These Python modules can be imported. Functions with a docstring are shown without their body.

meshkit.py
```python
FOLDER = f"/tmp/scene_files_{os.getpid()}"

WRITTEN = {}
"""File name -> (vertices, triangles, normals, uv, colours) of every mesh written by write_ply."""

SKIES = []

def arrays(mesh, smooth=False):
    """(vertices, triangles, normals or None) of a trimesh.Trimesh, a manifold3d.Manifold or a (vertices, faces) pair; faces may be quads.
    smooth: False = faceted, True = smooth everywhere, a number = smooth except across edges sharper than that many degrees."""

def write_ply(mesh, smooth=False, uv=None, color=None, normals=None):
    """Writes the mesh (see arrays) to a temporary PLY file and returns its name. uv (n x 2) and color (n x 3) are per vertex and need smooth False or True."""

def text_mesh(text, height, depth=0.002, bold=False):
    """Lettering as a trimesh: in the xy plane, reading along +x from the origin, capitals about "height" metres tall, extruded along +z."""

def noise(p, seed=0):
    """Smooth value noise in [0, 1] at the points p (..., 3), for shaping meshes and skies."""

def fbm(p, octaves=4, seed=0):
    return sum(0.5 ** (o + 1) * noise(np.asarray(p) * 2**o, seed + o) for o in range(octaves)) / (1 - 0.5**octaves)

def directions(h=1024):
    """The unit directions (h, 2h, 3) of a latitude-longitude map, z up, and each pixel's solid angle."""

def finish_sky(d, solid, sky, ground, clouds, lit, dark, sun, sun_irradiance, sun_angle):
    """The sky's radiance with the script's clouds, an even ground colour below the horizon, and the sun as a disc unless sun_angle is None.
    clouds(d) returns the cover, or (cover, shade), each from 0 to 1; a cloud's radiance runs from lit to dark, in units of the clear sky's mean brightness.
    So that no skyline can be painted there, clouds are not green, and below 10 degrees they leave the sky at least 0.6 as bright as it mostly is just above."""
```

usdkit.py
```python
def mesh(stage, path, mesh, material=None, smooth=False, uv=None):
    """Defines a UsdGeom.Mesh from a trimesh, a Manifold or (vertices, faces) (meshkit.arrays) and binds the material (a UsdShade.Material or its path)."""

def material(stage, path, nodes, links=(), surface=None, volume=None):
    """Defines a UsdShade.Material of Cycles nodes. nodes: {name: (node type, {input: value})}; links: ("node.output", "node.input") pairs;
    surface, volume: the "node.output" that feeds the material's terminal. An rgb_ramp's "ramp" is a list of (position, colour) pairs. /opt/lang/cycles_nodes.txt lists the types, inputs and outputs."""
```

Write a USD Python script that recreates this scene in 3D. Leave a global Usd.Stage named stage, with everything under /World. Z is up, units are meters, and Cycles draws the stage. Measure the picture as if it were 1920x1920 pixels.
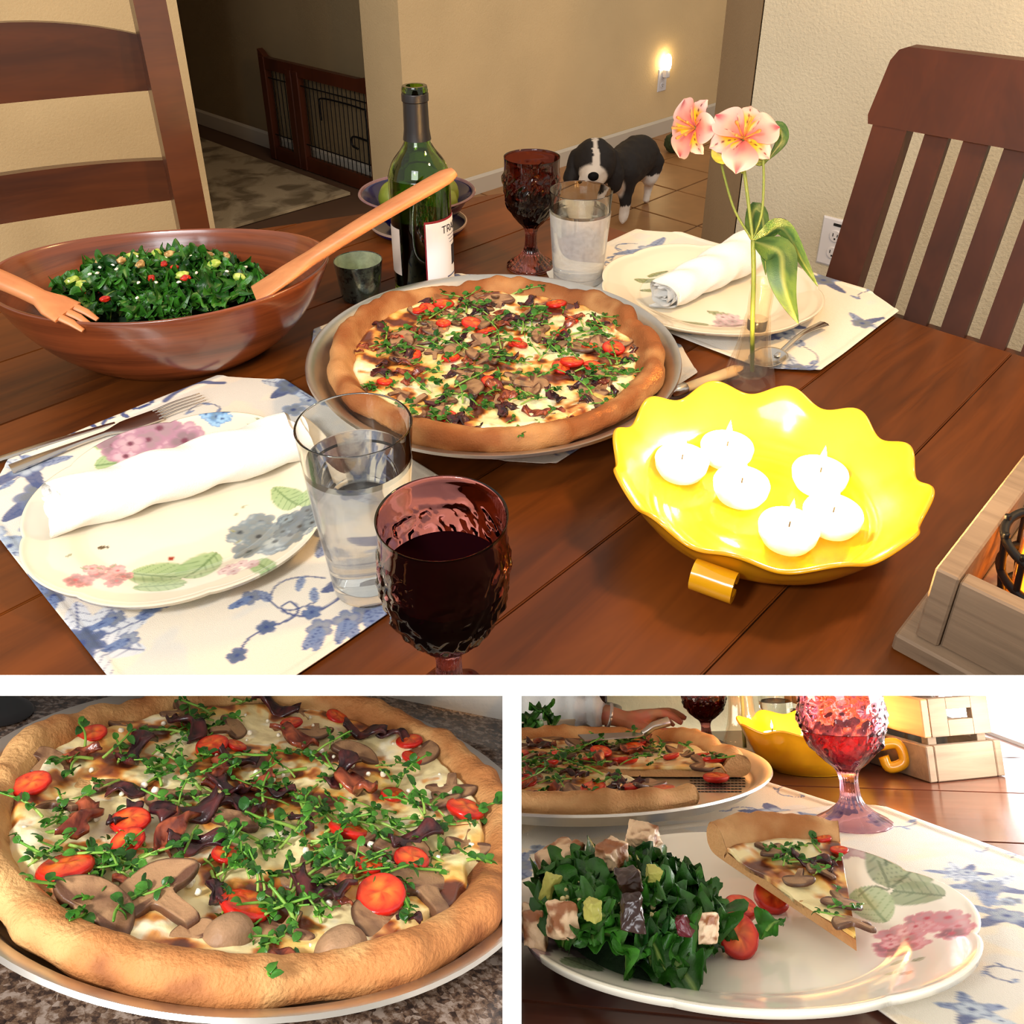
import math
import random
import numpy as np
import trimesh
import manifold3d as m3
import usdkit
from meshkit import noise, fbm, text_mesh
from pxr import Usd, UsdGeom, UsdLux, UsdShade, Gf, Sdf, Vt

stage = Usd.Stage.CreateInMemory()
UsdGeom.SetStageUpAxis(stage, UsdGeom.Tokens.z)
UsdGeom.SetStageMetersPerUnit(stage, 1.0)
UsdGeom.Xform.Define(stage, '/World')
UsdGeom.Scope.Define(stage, '/World/Looks')


def gmat(M):
    return Gf.Matrix4d(*np.asarray(M, float).T.ravel().tolist())


def look_at(eye, to, up=(0, 0, 1)):
    eye, to = np.asarray(eye, float), np.asarray(to, float)
    z = eye - to
    z /= np.linalg.norm(z)
    x = np.cross(up, z)
    x /= np.linalg.norm(x)
    M = np.eye(4)
    M[:3, 0], M[:3, 1], M[:3, 2], M[:3, 3] = x, np.cross(z, x), z, eye
    return M


# ------------------------------------------------------------------ camera
FPX, PPX, PPY = 1650.0, 960.0, 655.0          # focal length and principal point for a 1920 x 1920 frame
PITCH = math.radians(28.5)
EYE = np.array([0.0, 0.0, 1.28])
FWD = np.array([0, math.cos(PITCH), -math.sin(PITCH)])
UPV = np.array([0, math.sin(PITCH), math.cos(PITCH)])
RGT = np.array([1.0, 0, 0])
cam = UsdGeom.Camera.Define(stage, '/World/camera')
cam.AddTransformOp().Set(gmat(look_at(EYE, EYE + FWD)))
cam.CreateHorizontalApertureAttr(36.0)
cam.CreateVerticalApertureAttr(36.0)
cam.CreateFocalLengthAttr(36.0 * FPX / 1920)
cam.CreateVerticalApertureOffsetAttr(36.0 * (PPY - 960) / 1920)
cam.CreateHorizontalApertureOffsetAttr(0.0)
cam.CreateClippingRangeAttr(Gf.Vec2f(0.02, 100.0))
cam.CreateExposureAttr(0.0)

# ------------------------------------------------------------------ light of the rooms
dome = UsdLux.DomeLight.Define(stage, '/World/ambient_fill')  # even warm ambient fill for all the rooms
dome.CreateIntensityAttr(0.27)
dome.CreateColorAttr(Gf.Vec3f(1.0, 0.93, 0.84))


def rect_light(name, eye, to, w, h, power, color):
    l = UsdLux.RectLight.Define(stage, '/World/' + name)
    l.AddTransformOp().Set(gmat(look_at(eye, to)))
    l.CreateWidthAttr(w)
    l.CreateHeightAttr(h)
    l.CreateIntensityAttr(power)
    l.CreateColorAttr(Gf.Vec3f(*color))
    return l


# unseen window daylight behind the viewer, placed to light the table and walls
rect_light('unseen_window_daylight', (-0.6, -1.3, 1.95), (0.1, 1.8, 0.8), 1.2, 1.0, 10.2, (0.95, 0.97, 1.0))

# unseen warm lamp, placed to turn the right half of the dining table orange
lamp = UsdLux.SphereLight.Define(stage, '/World/unseen_warm_lamp')
lamp.AddTranslateOp().Set(Gf.Vec3d(0.85, 0.75, 1.95))
lamp.CreateRadiusAttr(0.09)
lamp.CreateIntensityAttr(165.0)
lamp.CreateColorAttr(Gf.Vec3f(1.0, 0.58, 0.22))

# ------------------------------------------------------------------ frames of the three settings
E1 = np.array([0.72, -0.694, 0.0])            # the house's two wall directions
E2 = np.array([0.694, 0.72, 0.0])
TOP = 0.75                                    # dining table top


def hs(s, t, z=0.0):
    return s * E1 + t * E2 + np.array([0, 0, z])


def frame(o, roll, tilt):
    ex = np.array([math.cos(roll), 0, math.sin(roll)])
    ey = np.array([0, math.cos(tilt), math.sin(tilt)])
    ez = np.cross(ex, ey)
    ez /= np.linalg.norm(ez)
    ey = np.cross(ez, ex)
    M = np.eye(4)
    M[:3, 0], M[:3, 1], M[:3, 2], M[:3, 3] = ex, ey, ez, o
    return M


def ray(u, v):
    return FWD + (u - PPX) / FPX * RGT - (v - PPY) / FPX * UPV


def deep(u, v, d):
    return EYE + ray(u, v) * d


MAIN = np.eye(4)
KIT = frame(np.array([-0.1167, 0.2570, 0.8907]), -0.20, -0.5137)    # kitchen counter, origin under the pizza
SUP = frame(deep(1385, 1690, 0.577), 0.04, -0.74)                   # supper table, origin under the plate


def on(F, u, v, h=0.0):
    """Where the plane at height h of a setting is seen at a photo point: local coordinates."""
    n, o = F[:3, 2], F[:3, 3] + F[:3, 2] * h
    d = ray(u, v)
    p = EYE + d * (np.dot(o - EYE, n) / np.dot(d, n))
    return (np.linalg.inv(F) @ np.r_[p, 1])[:3]


def tab(u, v, h=0.0):
    return on(MAIN, u, v, TOP + h)


def local(F, p):
    return (np.linalg.inv(F) @ np.r_[p, 1])[:3]


def depth_of(F, p):
    return float(((F @ np.r_[p, 1])[:3] - EYE) @ FWD)


def rise(F, p, v):
    """Height above local point p at which the photo row v is reached."""
    w, n = (F @ np.r_[p, 1])[:3] - EYE, F[:3, 2]
    k = (PPY - v) / FPX
    return float((k * (w @ FWD) - w @ UPV) / (n @ UPV - k * (n @ FWD)))


# ------------------------------------------------------------------ scene helpers
taken = {}


def numbered(base):
    k = taken.get(base, -1) + 1
    taken[base] = k
    return base if k == 0 else f'{base}_{k:03d}'


def T(x=0, y=0, z=0):
    M = np.eye(4)
    M[:3, 3] = (x, y, z)
    return M


def RZ(a):
    return trimesh.transformations.rotation_matrix(a, [0, 0, 1])


def RX(a):
    return trimesh.transformations.rotation_matrix(a, [1, 0, 0])


def RY(a):
    return trimesh.transformations.rotation_matrix(a, [0, 1, 0])


def S(x, y=None, z=None):
    return np.diag([x, x if y is None else y, x if z is None else z, 1.0])


def keys(prim, label=None, cat=None, group=None, kind=None):
    for k, v in (('label', label), ('category', cat), ('group', group), ('kind', kind)):
        if v:
            prim.SetCustomDataByKey(k, v)
    return prim


def thing(name, label, cat, M=None, group=None, kind=None):
    x = UsdGeom.Xform.Define(stage, '/World/' + numbered('/World/' + name).split('/')[-1])
    if M is not None:
        x.AddTransformOp().Set(gmat(M))
    return keys(x.GetPrim(), label, cat, group, kind)


def part(parent, name, mesh, mat, smooth=35, M=None, paint=None, label=None, kind=None):
    """One Mesh prim under parent (a prim), or at top level when parent is None."""
    up = '/World' if parent is None else str(parent.GetPath())
    path = up + '/' + numbered(up + '/' + name).split('/')[-1]
    if hasattr(mesh, 'to_mesh'):
        q = mesh.to_mesh()
        mesh = trimesh.Trimesh(q.vert_properties[:, :3], q.tri_verts, process=False)
    if isinstance(mesh, tuple):
        mesh = trimesh.Trimesh(mesh[0], mesh[1], process=False)
    if M is not None:
        mesh = mesh.copy()
        mesh.apply_transform(M)
    g = usdkit.mesh(stage, path, mesh, mat, smooth=True if paint is not None else smooth)
    if paint is not None:
        UsdGeom.PrimvarsAPI(g).CreatePrimvar('paint', Sdf.ValueTypeNames.Color3fArray, 'vertex').Set(
            Vt.Vec3fArray.FromNumpy(np.ascontiguousarray(np.broadcast_to(paint, (len(mesh.vertices), 3)), np.float32)))
    return keys(g.GetPrim(), label, None, None, kind)


def single(name, mesh, mat, label, cat, smooth=35, M=None, paint=None, group=None, kind=None):
    p = part(None, name, mesh, mat, smooth, None, paint)
    if M is not None:
        UsdGeom.Xformable(p).AddTransformOp().Set(gmat(M))
    return keys(p, label, cat, group, kind)


def struct(name, mesh, mat, label=None, smooth=False):
    return keys(part(None, name, mesh, mat, smooth), label, None, None, 'structure')


# ------------------------------------------------------------------ shapes
def lin(c):
    c = np.asarray(c, float) / 255
    return np.where(c <= 0.04045, c / 12.92, ((c + 0.055) / 1.055) ** 2.4)


def cat_(*ms):
    return trimesh.util.concatenate([m if isinstance(m, trimesh.Trimesh) else trimesh.Trimesh(*m, process=False) for m in ms])


def sheet(P):
    """Grid of points (n, m, 3) as a surface."""
    n, m = P.shape[:2]
    i, j = np.meshgrid(np.arange(n - 1), np.arange(m - 1), indexing='ij')
    a = i * m + j
    f = np.stack([a, a + m, a + m + 1, a + 1], -1).reshape(-1, 4)
    return trimesh.Trimesh(P.reshape(-1, 3), np.vstack([f[:, [0, 1, 2]], f[:, [0, 2, 3]]]), process=False)


def slab_of(P, thick):
    """A sheet with thickness: the same grid offset along -z and stitched round the edge."""
    a = sheet(P)
    Q = P.copy()
    Q[..., 2] -= thick
    n, m = P.shape[:2]
    k = n * m
    f = [a.faces, a.faces[:, ::-1] + k]
    ring = [(i, 0) for i in range(n)] + [(n - 1, j) for j in range(1, m)] + [(i, m - 1) for i in range(n - 2, -1, -1)] + [(0, j) for j in range(m - 2, 0, -1)]
    idx = np.array([i * m + j for i, j in ring])
    nx = np.roll(idx, -1)
    f += [np.stack([idx, idx + k, nx + k], 1), np.stack([idx, nx + k, nx], 1)]
    return trimesh.Trimesh(np.vstack([P.reshape(-1, 3), Q.reshape(-1, 3)]), np.vstack(f), process=False)


def lathe(prof, n=64, fn=None, closed=False, arc=None):
    """Profile of (r, z) turned about z. fn(theta, r, z) -> (r, z) shapes it further."""
    p = np.asarray(prof, float)
    th = np.linspace(0, 2 * np.pi, n, endpoint=False)
    R, H = np.broadcast_to(p[:, 0], (n, len(p))), np.broadcast_to(p[:, 1], (n, len(p)))
    if fn is not None:
        R, H = fn(th[:, None], R, H)
    P = np.stack([R * np.cos(th)[:, None], R * np.sin(th)[:, None], H + 0 * R], -1)
    m = len(p)
    i, j = np.meshgrid(np.arange(n), np.arange(m if closed else m - 1), indexing='ij')
    i2, j2 = (i + 1) % n, (j + 1) % m
    f = np.stack([i * m + j, i2 * m + j, i2 * m + j2, i * m + j2], -1).reshape(-1, 4)
    f = np.vstack([f[:, [0, 1, 2]], f[:, [0, 2, 3]]])
    v = P.reshape(-1, 3)
    ax = np.linalg.norm(v[:, :2], axis=1) < 1e-9
    if ax.any():                                # weld the points on the axis
        rep = np.arange(len(v))
        for jj in range(m):
            ids = np.arange(n) * m + jj
            if ax[ids].all():
                rep[ids] = ids[0]
        f = rep[f]
    f = f[(f[:, 0] != f[:, 1]) & (f[:, 1] != f[:, 2]) & (f[:, 0] != f[:, 2])]
    q = trimesh.Trimesh(v, f, process=False)
    q.remove_unreferenced_vertices()
    return q


def curve(pts, n=24):
    """Smooth line through the points (Catmull-Rom)."""
    p = np.asarray(pts, float)
    p = np.vstack([2 * p[0] - p[1], p, 2 * p[-1] - p[-2]])
    out = []
    k = len(p) - 3
    for x in np.linspace(0, k - 1e-9, n):
        i = int(x)
        t = x - i
        a, b, c, d = p[i:i + 4]
        out.append(0.5 * (2 * b + (c - a) * t + (2 * a - 5 * b + 4 * c - d) * t * t + (3 * b - a - 3 * c + d) * t ** 3))
    return np.array(out)


def tube(pts, rad, sides=10, flat=1.0, up=None):
    """A swept tube with end caps; flat squeezes it along its binormal."""
    p = np.asarray(pts, float)
    r = np.broadcast_to(np.asarray(rad, float), (len(p),))
    t = np.gradient(p, axis=0)
    t /= np.linalg.norm(t, axis=1, keepdims=True) + 1e-12
    a = np.cross(t[0], up if up is not None else ([0, 0, 1] if abs(t[0][2]) < 0.9 else [1, 0, 0]))
    A = []
    for k in range(len(p)):
        a = a - t[k] * (a @ t[k])
        a = a / (np.linalg.norm(a) + 1e-12)
        A.append(a)
    A = np.array(A)
    B = np.cross(t, A)
    ang = np.arange(sides) * 2 * np.pi / sides
    v = p[:, None] + r[:, None, None] * (np.cos(ang)[None, :, None] * A[:, None] + flat * np.sin(ang)[None, :, None] * B[:, None])
    n = len(p)
    i, j = np.meshgrid(np.arange(n - 1), np.arange(sides), indexing='ij')
    q = np.stack([i * sides + j, i * sides + (j + 1) % sides, (i + 1) * sides + (j + 1) % sides, (i + 1) * sides + j], -1).reshape(-1, 4)
    f = np.vstack([q[:, [0, 1, 2]], q[:, [0, 2, 3]]])
    V = np.vstack([v.reshape(-1, 3), p[:1], p[-1:]])
    j = np.arange(sides)
    f = np.vstack([f, np.stack([np.full(sides, n * sides), (j + 1) % sides, j], 1), np.stack([np.full(sides, n * sides + 1), (n - 1) * sides + j, (n - 1) * sides + (j + 1) % sides], 1)])
    return trimesh.Trimesh(V, f, process=False)


def hull(pts):
    return trimesh.convex.convex_hull(np.asarray(pts, float))


def box(x0, x1, y0, y1, z0, z1, b=0.0):
    """A box with chamfered edges."""
    if b <= 0:
        m = trimesh.creation.box([x1 - x0, y1 - y0, z1 - z0])
        m.apply_translation([(x0 + x1) / 2, (y0 + y1) / 2, (z0 + z1) / 2])
        return m
    pts = []
    for k in range(3):
        d = [0 if q == k else b for q in range(3)]
        for x in (x0 + d[0], x1 - d[0]):
            for y in (y0 + d[1], y1 - d[1]):
                for z in (z0 + d[2], z1 - d[2]):
                    pts.append((x, y, z))
    return hull(pts)


def prism(poly, z0, z1, b=0.0):
    """A convex outline extruded, with its top edge chamfered."""
    p = np.asarray(poly, float)
    c = p.mean(0)
    if b <= 0:
        return hull(np.vstack([np.c_[p, np.full(len(p), z0)], np.c_[p, np.full(len(p), z1)]]))
    d = p - c
    q = c + d * (1 - b / np.linalg.norm(d, axis=1, keepdims=True))
    return hull(np.vstack([np.c_[p, np.full(len(p), z0)], np.c_[p, np.full(len(p), z1 - b)], np.c_[q, np.full(len(p), z1)]]))


def blob(r, sub=2, amp=0.15, freq=2.0, seed=0, scale=(1, 1, 1)):
    m = trimesh.creation.icosphere(sub, 1.0)
    v = m.vertices
    k = 1 + amp * (2 * fbm(v * freq + seed * 7.3 + 50, 3, seed) - 1)
    return trimesh.Trimesh(v * k[:, None] * r * np.asarray(scale), m.faces, process=False)


def bones(chain, res=0.01, smooth=10):
    """Bodies: hulls of spheres at joints [(p, r, q, r2), ...] joined into one smoothed surface."""
    ms = []
    for p, r, q, r2 in chain:
        s = m3.Manifold.sphere(1.0, 20)
        ms.append(m3.Manifold.batch_hull([s.scale([r] * 3).translate(list(map(float, p))), s.scale([r2] * 3).translate(list(map(float, q)))]))
    u = m3.Manifold.batch_boolean(ms, m3.OpType.Add).refine_to_length(res)
    q = u.to_mesh()
    m = trimesh.Trimesh(q.vert_properties[:, :3], q.tri_verts, process=True)
    trimesh.smoothing.filter_taubin(m, 0.5, -0.52, smooth)
    return m


def mixc(a, b, w):
    w = np.clip(w, 0, 1)[..., None]
    return np.asarray(a) * (1 - w) + np.asarray(b) * w


def sstep(a, b, x):
    t = np.clip((x - a) / (b - a), 0, 1)
    return t * t * (3 - 2 * t)
# ------------------------------------------------------------------ materials
def mat(name, color, rough=0.5, **kw):
    """A plain principled surface with a little tonal variation and fine relief."""
    vary, scale, bump = kw.pop('vary', 0.0), kw.pop('scale', 20.0), kw.pop('bump', 0.0)
    p = {'base_color': tuple(lin(color)), 'roughness': rough, **kw}
    nodes, links = {'p': ('principled_bsdf', p)}, []
    if vary or bump:
        nodes['tc'] = ('texture_coordinate', {})
        nodes['n'] = ('noise_texture', {'scale': scale, 'detail': 4.0, 'roughness': 0.6})
        links.append(('tc.object', 'n.vector'))
    if vary:
        c = lin(color)
        nodes['r'] = ('rgb_ramp', {'ramp': [(0.3, tuple(c * (1 - vary))), (0.7, tuple(np.minimum(c * (1 + vary), 1)))]})
        links += [('n.fac', 'r.fac'), ('r.color', 'p.base_color')]
    if bump:
        nodes['b'] = ('bump', {'strength': bump, 'distance': 0.002})
        links += [('n.fac', 'b.height'), ('b.normal', 'p.normal')]
    return usdkit.material(stage, '/World/Looks/' + name, nodes, links, surface='p.BSDF')


def painted(name, rough=0.5, bump=0.0, scale=300.0, leaf=0.0, **kw):
    """Colour from the mesh's own paint primvar."""
    nodes = {'a': ('attribute', {'attribute': 'paint'}), 'p': ('principled_bsdf', {'roughness': rough, **kw})}
    links = [('a.color', 'p.base_color')]
    out = 'p.BSDF'
    if bump:
        nodes |= {'tc': ('texture_coordinate', {}), 'n': ('noise_texture', {'scale': scale, 'detail': 3.0}), 'b': ('bump', {'strength': bump, 'distance': 0.001})}
        links += [('tc.object', 'n.vector'), ('n.fac', 'b.height'), ('b.normal', 'p.normal')]
    if leaf:
        nodes |= {'t': ('translucent_bsdf', {}), 'm': ('mix_closure', {'fac': leaf})}
        links += [('a.color', 't.color'), ('p.BSDF', 'm.closure1'), ('t.BSDF', 'm.closure2')]
        out = 'm.closure'
    return usdkit.material(stage, '/World/Looks/' + name, nodes, links, surface=out)


def wood(name, dark, light, along=(2, 40, 40), rough=0.35, detail=6.0, coat=0.0, dist=1.2, bump=0.15, spec=0.5):
    nodes = {
        'tc': ('texture_coordinate', {}), 'g': ('object_info', {}),
        'm': ('mapping', {'mapping_type': 'point', 'scale': along}),
        'n': ('noise_texture', {'scale': 1.0, 'detail': detail, 'roughness': 0.62, 'distortion': dist}),
        'n2': ('noise_texture', {'scale': 0.22, 'detail': 2.0, 'distortion': 0.4}),
        'f': ('math', {'math_type': 'multiply_add', 'value2': 0.45}),
        'f0': ('math', {'math_type': 'multiply', 'value2': 0.6}),
        'r': ('rgb_ramp', {'ramp': [(0.3, tuple(lin(dark))), (0.72, tuple(lin(light)))]}),
        'b': ('bump', {'strength': bump, 'distance': 0.001}),
        'p': ('principled_bsdf', {'roughness': rough, 'coat_weight': coat, 'coat_roughness': 0.15, 'specular_ior_level': spec}),
    }
    links = [('tc.object', 'm.vector'), ('m.vector', 'n.vector'), ('m.vector', 'n2.vector'), ('n2.fac', 'f0.value1'), ('n.fac', 'f.value1'), ('f0.value', 'f.value3'),
             ('f.value', 'r.fac'), ('r.color', 'p.base_color'), ('n.fac', 'b.height'), ('b.normal', 'p.normal')]
    return usdkit.material(stage, '/World/Looks/' + name, nodes, links, surface='p.BSDF')


def glass(name, color=(255, 255, 255), ior=1.45, rough=0.0):
    return usdkit.material(stage, '/World/Looks/' + name, {'p': ('principled_bsdf', {'base_color': tuple(lin(color)), 'roughness': rough, 'ior': ior, 'transmission_weight': 1.0})}, [], surface='p.BSDF')


def thin_glass(name, tint=(255, 255, 255), gloss=1.45, haze=0.0):
    """Blown glass: clear to light, with a Fresnel sheen."""
    nodes = {'t': ('transparent_bsdf', {'color': tuple(lin(tint))}), 'g': ('glossy_bsdf', {'roughness': 0.03, 'color': (1, 1, 1)}), 'f': ('layer_weight', {'blend': 0.5}), 'k': ('math', {'math_type': 'power', 'value2': 3.5}), 'k2': ('math', {'math_type': 'multiply_add', 'value2': 0.55 * (gloss - 0.5), 'value3': 0.03}), 'm': ('mix_closure', {})}
    links = [('f.facing', 'k.value1'), ('k.value', 'k2.value1'), ('k2.value', 'm.fac'), ('t.BSDF', 'm.closure1'), ('g.BSDF', 'm.closure2')]
    out = 'm.closure'
    if haze:
        nodes |= {'d': ('diffuse_bsdf', {'color': (0.9, 0.9, 0.9)}), 'm2': ('mix_closure', {'fac': haze})}
        links += [('m.closure', 'm2.closure1'), ('d.BSDF', 'm2.closure2')]
        out = 'm2.closure'
    return usdkit.material(stage, '/World/Looks/' + name, nodes, links, surface=out)


def glow(name, color, strength):
    return usdkit.material(stage, '/World/Looks/' + name, {'e': ('emission', {'color': tuple(lin(color)), 'strength': strength})}, [], surface='e.emission')


def plaster(name, color, bump=0.35, scale=130.0, rough=0.85):
    nodes = {'g': ('geometry', {}), 'n': ('noise_texture', {'scale': scale, 'detail': 3.0, 'roughness': 0.6}), 'n2': ('noise_texture', {'scale': 3.0, 'detail': 2.0}),
             'r': ('rgb_ramp', {'ramp': [(0.3, tuple(lin(color) * 0.95)), (0.7, tuple(np.minimum(lin(color) * 1.05, 1)))]}), 'b': ('bump', {'strength': bump, 'distance': 0.004}),
             'p': ('principled_bsdf', {'roughness': rough})}
    return usdkit.material(stage, '/World/Looks/' + name, nodes, [('g.position', 'n.vector'), ('g.position', 'n2.vector'), ('n2.fac', 'r.fac'), ('r.color', 'p.base_color'), ('n.fac', 'b.height'), ('b.normal', 'p.normal')], surface='p.BSDF')


def granite(name):
    nodes = {'tc': ('texture_coordinate', {}), 'v': ('voronoi_texture', {'scale': 460.0}), 'n': ('noise_texture', {'scale': 170.0, 'detail': 5.0, 'roughness': 0.7}),
             'r': ('rgb_ramp', {'ramp': [(0.34, tuple(lin((22, 18, 20)))), (0.50, tuple(lin((58, 44, 38)))), (0.60, tuple(lin((98, 76, 60)))), (0.74, tuple(lin((148, 132, 120))))]}),
             'a': ('math', {'math_type': 'multiply_add', 'value2': 0.22}), 's': ('separate_color', {}), 'p': ('principled_bsdf', {'roughness': 0.12, 'specular_ior_level': 0.5})}
    return usdkit.material(stage, '/World/Looks/' + name, nodes, [('tc.object', 'v.vector'), ('tc.object', 'n.vector'), ('v.color', 's.color'), ('s.r', 'a.value1'), ('n.fac', 'a.value3'), ('a.value', 'r.fac'), ('r.color', 'p.base_color')], surface='p.BSDF')


WALL = plaster('beige_plaster', (226, 198, 150))
WALLR = plaster('grey_beige_plaster', (208, 198, 172), bump=0.6)
CREAM = plaster('cream_plaster', (245, 232, 190))
WHITE = mat('white_paint', (244, 242, 238), 0.6)
TRIM = mat('trim_paint', (205, 195, 178), 0.5)
TILE = mat('floor_tile_clay', (158, 112, 68), 0.35, vary=0.12, scale=9.0, bump=0.1)
GROUT = mat('tile_grout', (92, 64, 42), 0.9)
TABLE = wood('table_wood', (36, 15, 4), (124, 63, 18), (3, 26, 26), 0.40, coat=0.04, spec=0.3)
TABLE_DARK = mat('table_groove', (30, 14, 7), 0.6)
CHAIR = wood('chair_wood', (40, 16, 6), (104, 52, 20), (3, 22, 22), 0.34, coat=0.3)
CHAIR_R = wood('chair_wood_red', (40, 18, 8), (82, 40, 20), (18, 18, 3), 0.5, spec=0.22)
BOWLWOOD = wood('bowl_wood', (60, 24, 10), (146, 72, 36), (5, 5, 120), 0.24, coat=0.6, dist=0.8)
BEECH = wood('server_wood', (160, 92, 52), (214, 142, 90), (4, 40, 40), 0.45)
GREYWOOD = wood('crate_wood', (96, 76, 58), (176, 148, 118), (4, 60, 60), 0.75)
GATEWOOD = wood('gate_wood', (52, 22, 10), (88, 40, 20), (20, 20, 3), 0.4)
STEEL = mat('pan_aluminium', (205, 200, 192), 0.34, metallic=1.0, vary=0.06, scale=40.0)
CUTLERY = mat('cutlery_steel', (200, 196, 190), 0.22, metallic=1.0)
BLACKMETAL = mat('black_wire', (24, 22, 22), 0.45, metallic=0.4)
GRANITE = granite('counter_granite')
PAINT = painted('painted_food', 0.42, bump=0.25, scale=900.0)
CRUSTM = painted('baked_crust', 0.72, bump=0.9, scale=520.0, specular_ior_level=0.25)
CHEESE = painted('melted_cheese', 0.30, bump=0.35, scale=260.0, coat_weight=0.25, coat_roughness=0.2)
GLOSSY = painted('wet_food', 0.22, bump=0.2, scale=700.0)
LEAF = painted('leaf_green', 0.36, bump=0.3, scale=800.0, leaf=0.22)
CHINA = painted('painted_china', 0.12, coat_weight=0.4, coat_roughness=0.05)
CLOTHP = painted('printed_cloth', 0.85, bump=0.5, scale=1400.0)
PETAL = painted('petal', 0.45, leaf=0.3)
FUR = painted('dog_coat', 0.75, bump=0.8, scale=160.0)
SKIN = painted('skin', 0.5, subsurface_weight=0.15, subsurface_scale=0.01)
LINEN = mat('white_linen', (240, 238, 232), 0.9, bump=0.5, scale=700.0)
SHIRT = mat('white_shirt', (214, 218, 224), 0.85, bump=0.4, scale=300.0)
CLEAR = glass('clear_glass', (250, 252, 250), 1.45)
THIN = thin_glass('thin_clear_glass', (244, 248, 246), 1.5, 0.02)
WATER = glass('water', (250, 252, 253), 1.33)
AMETHYST = glass('amethyst_glass', (206, 140, 150), 1.45)
AMBERG = glass('dark_amethyst_glass', (150, 84, 76), 1.45)
WINE = mat('red_wine', (22, 4, 7), 0.04, specular_ior_level=0.0)
BOTTLE = glass('bottle_green_glass', (128, 176, 52), 1.5)
COBALT = mat('cobalt_glaze', (9, 10, 58), 0.2, vary=0.25, scale=30.0, coat_weight=0.2)
COBALT_RIM = mat('pink_brown_glaze', (120, 88, 92), 0.25, vary=0.2, scale=60.0)
YELLOW = mat('yellow_glaze', (236, 168, 22), 0.16, vary=0.06, scale=25.0, coat_weight=0.6, coat_roughness=0.05)
WAX = mat('candle_wax', (250, 240, 222), 0.45, subsurface_weight=0.4, subsurface_scale=0.02)
OUTLET = mat('outlet_plastic', (225, 224, 228), 0.35)
SLOT = mat('slot_black', (25, 25, 25), 0.6)
PAPER = mat('label_paper', (244, 243, 246), 0.6)
REDP = mat('label_red_edge', (130, 16, 34), 0.6)
INK = mat('label_ink', (40, 36, 44), 0.7)
FOIL = mat('bottle_foil', (22, 20, 22), 0.38, vary=0.2)
# ------------------------------------------------------------------ the dining room shell
def hs_box(name, s0, s1, t0, t1, z0, z1, m, label=None):
    pts = [hs(s, t, z) for s in (s0, s1) for t in (t0, t1) for z in (z0, z1)]
    return struct(name, hull(pts), m, label)


hs_box('floor', -6.0, 0.2, -2.6, 5.6, -0.06, -0.004, GROUT)
floor_prim = stage.GetPrimAtPath('/World/floor')
rng = random.Random(3)
TS = 0.325
for i in range(-2, 6):
    for j in range(-5, 5):
        s0, t0 = -2.15 + j * TS, 2.99 + i * TS
        c = hs(s0 + TS / 2, t0 + TS / 2)
        if not (-2.80 < s0 + TS / 2 < -0.6 and 2.0 < t0 < 4.6):
            continue
        g = 0.004
        h = rng.uniform(-0.0008, 0.0008)
        lo = [hs(s, t, -0.02) for s in (max(s0, -2.775) + g, s0 + TS - g) for t in (t0 + g, t0 + TS - g)]
        hi = [hs(s, t, h) for s in (max(s0, -2.775) + g + .002, s0 + TS - g - .002) for t in (t0 + g + .002, t0 + TS - g - .002)]
        part(floor_prim, 'floor_tile', hull(lo + [p * [1, 1, 0] + [0, 0, h - .002] for p in lo] + hi), TILE, False)

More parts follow.
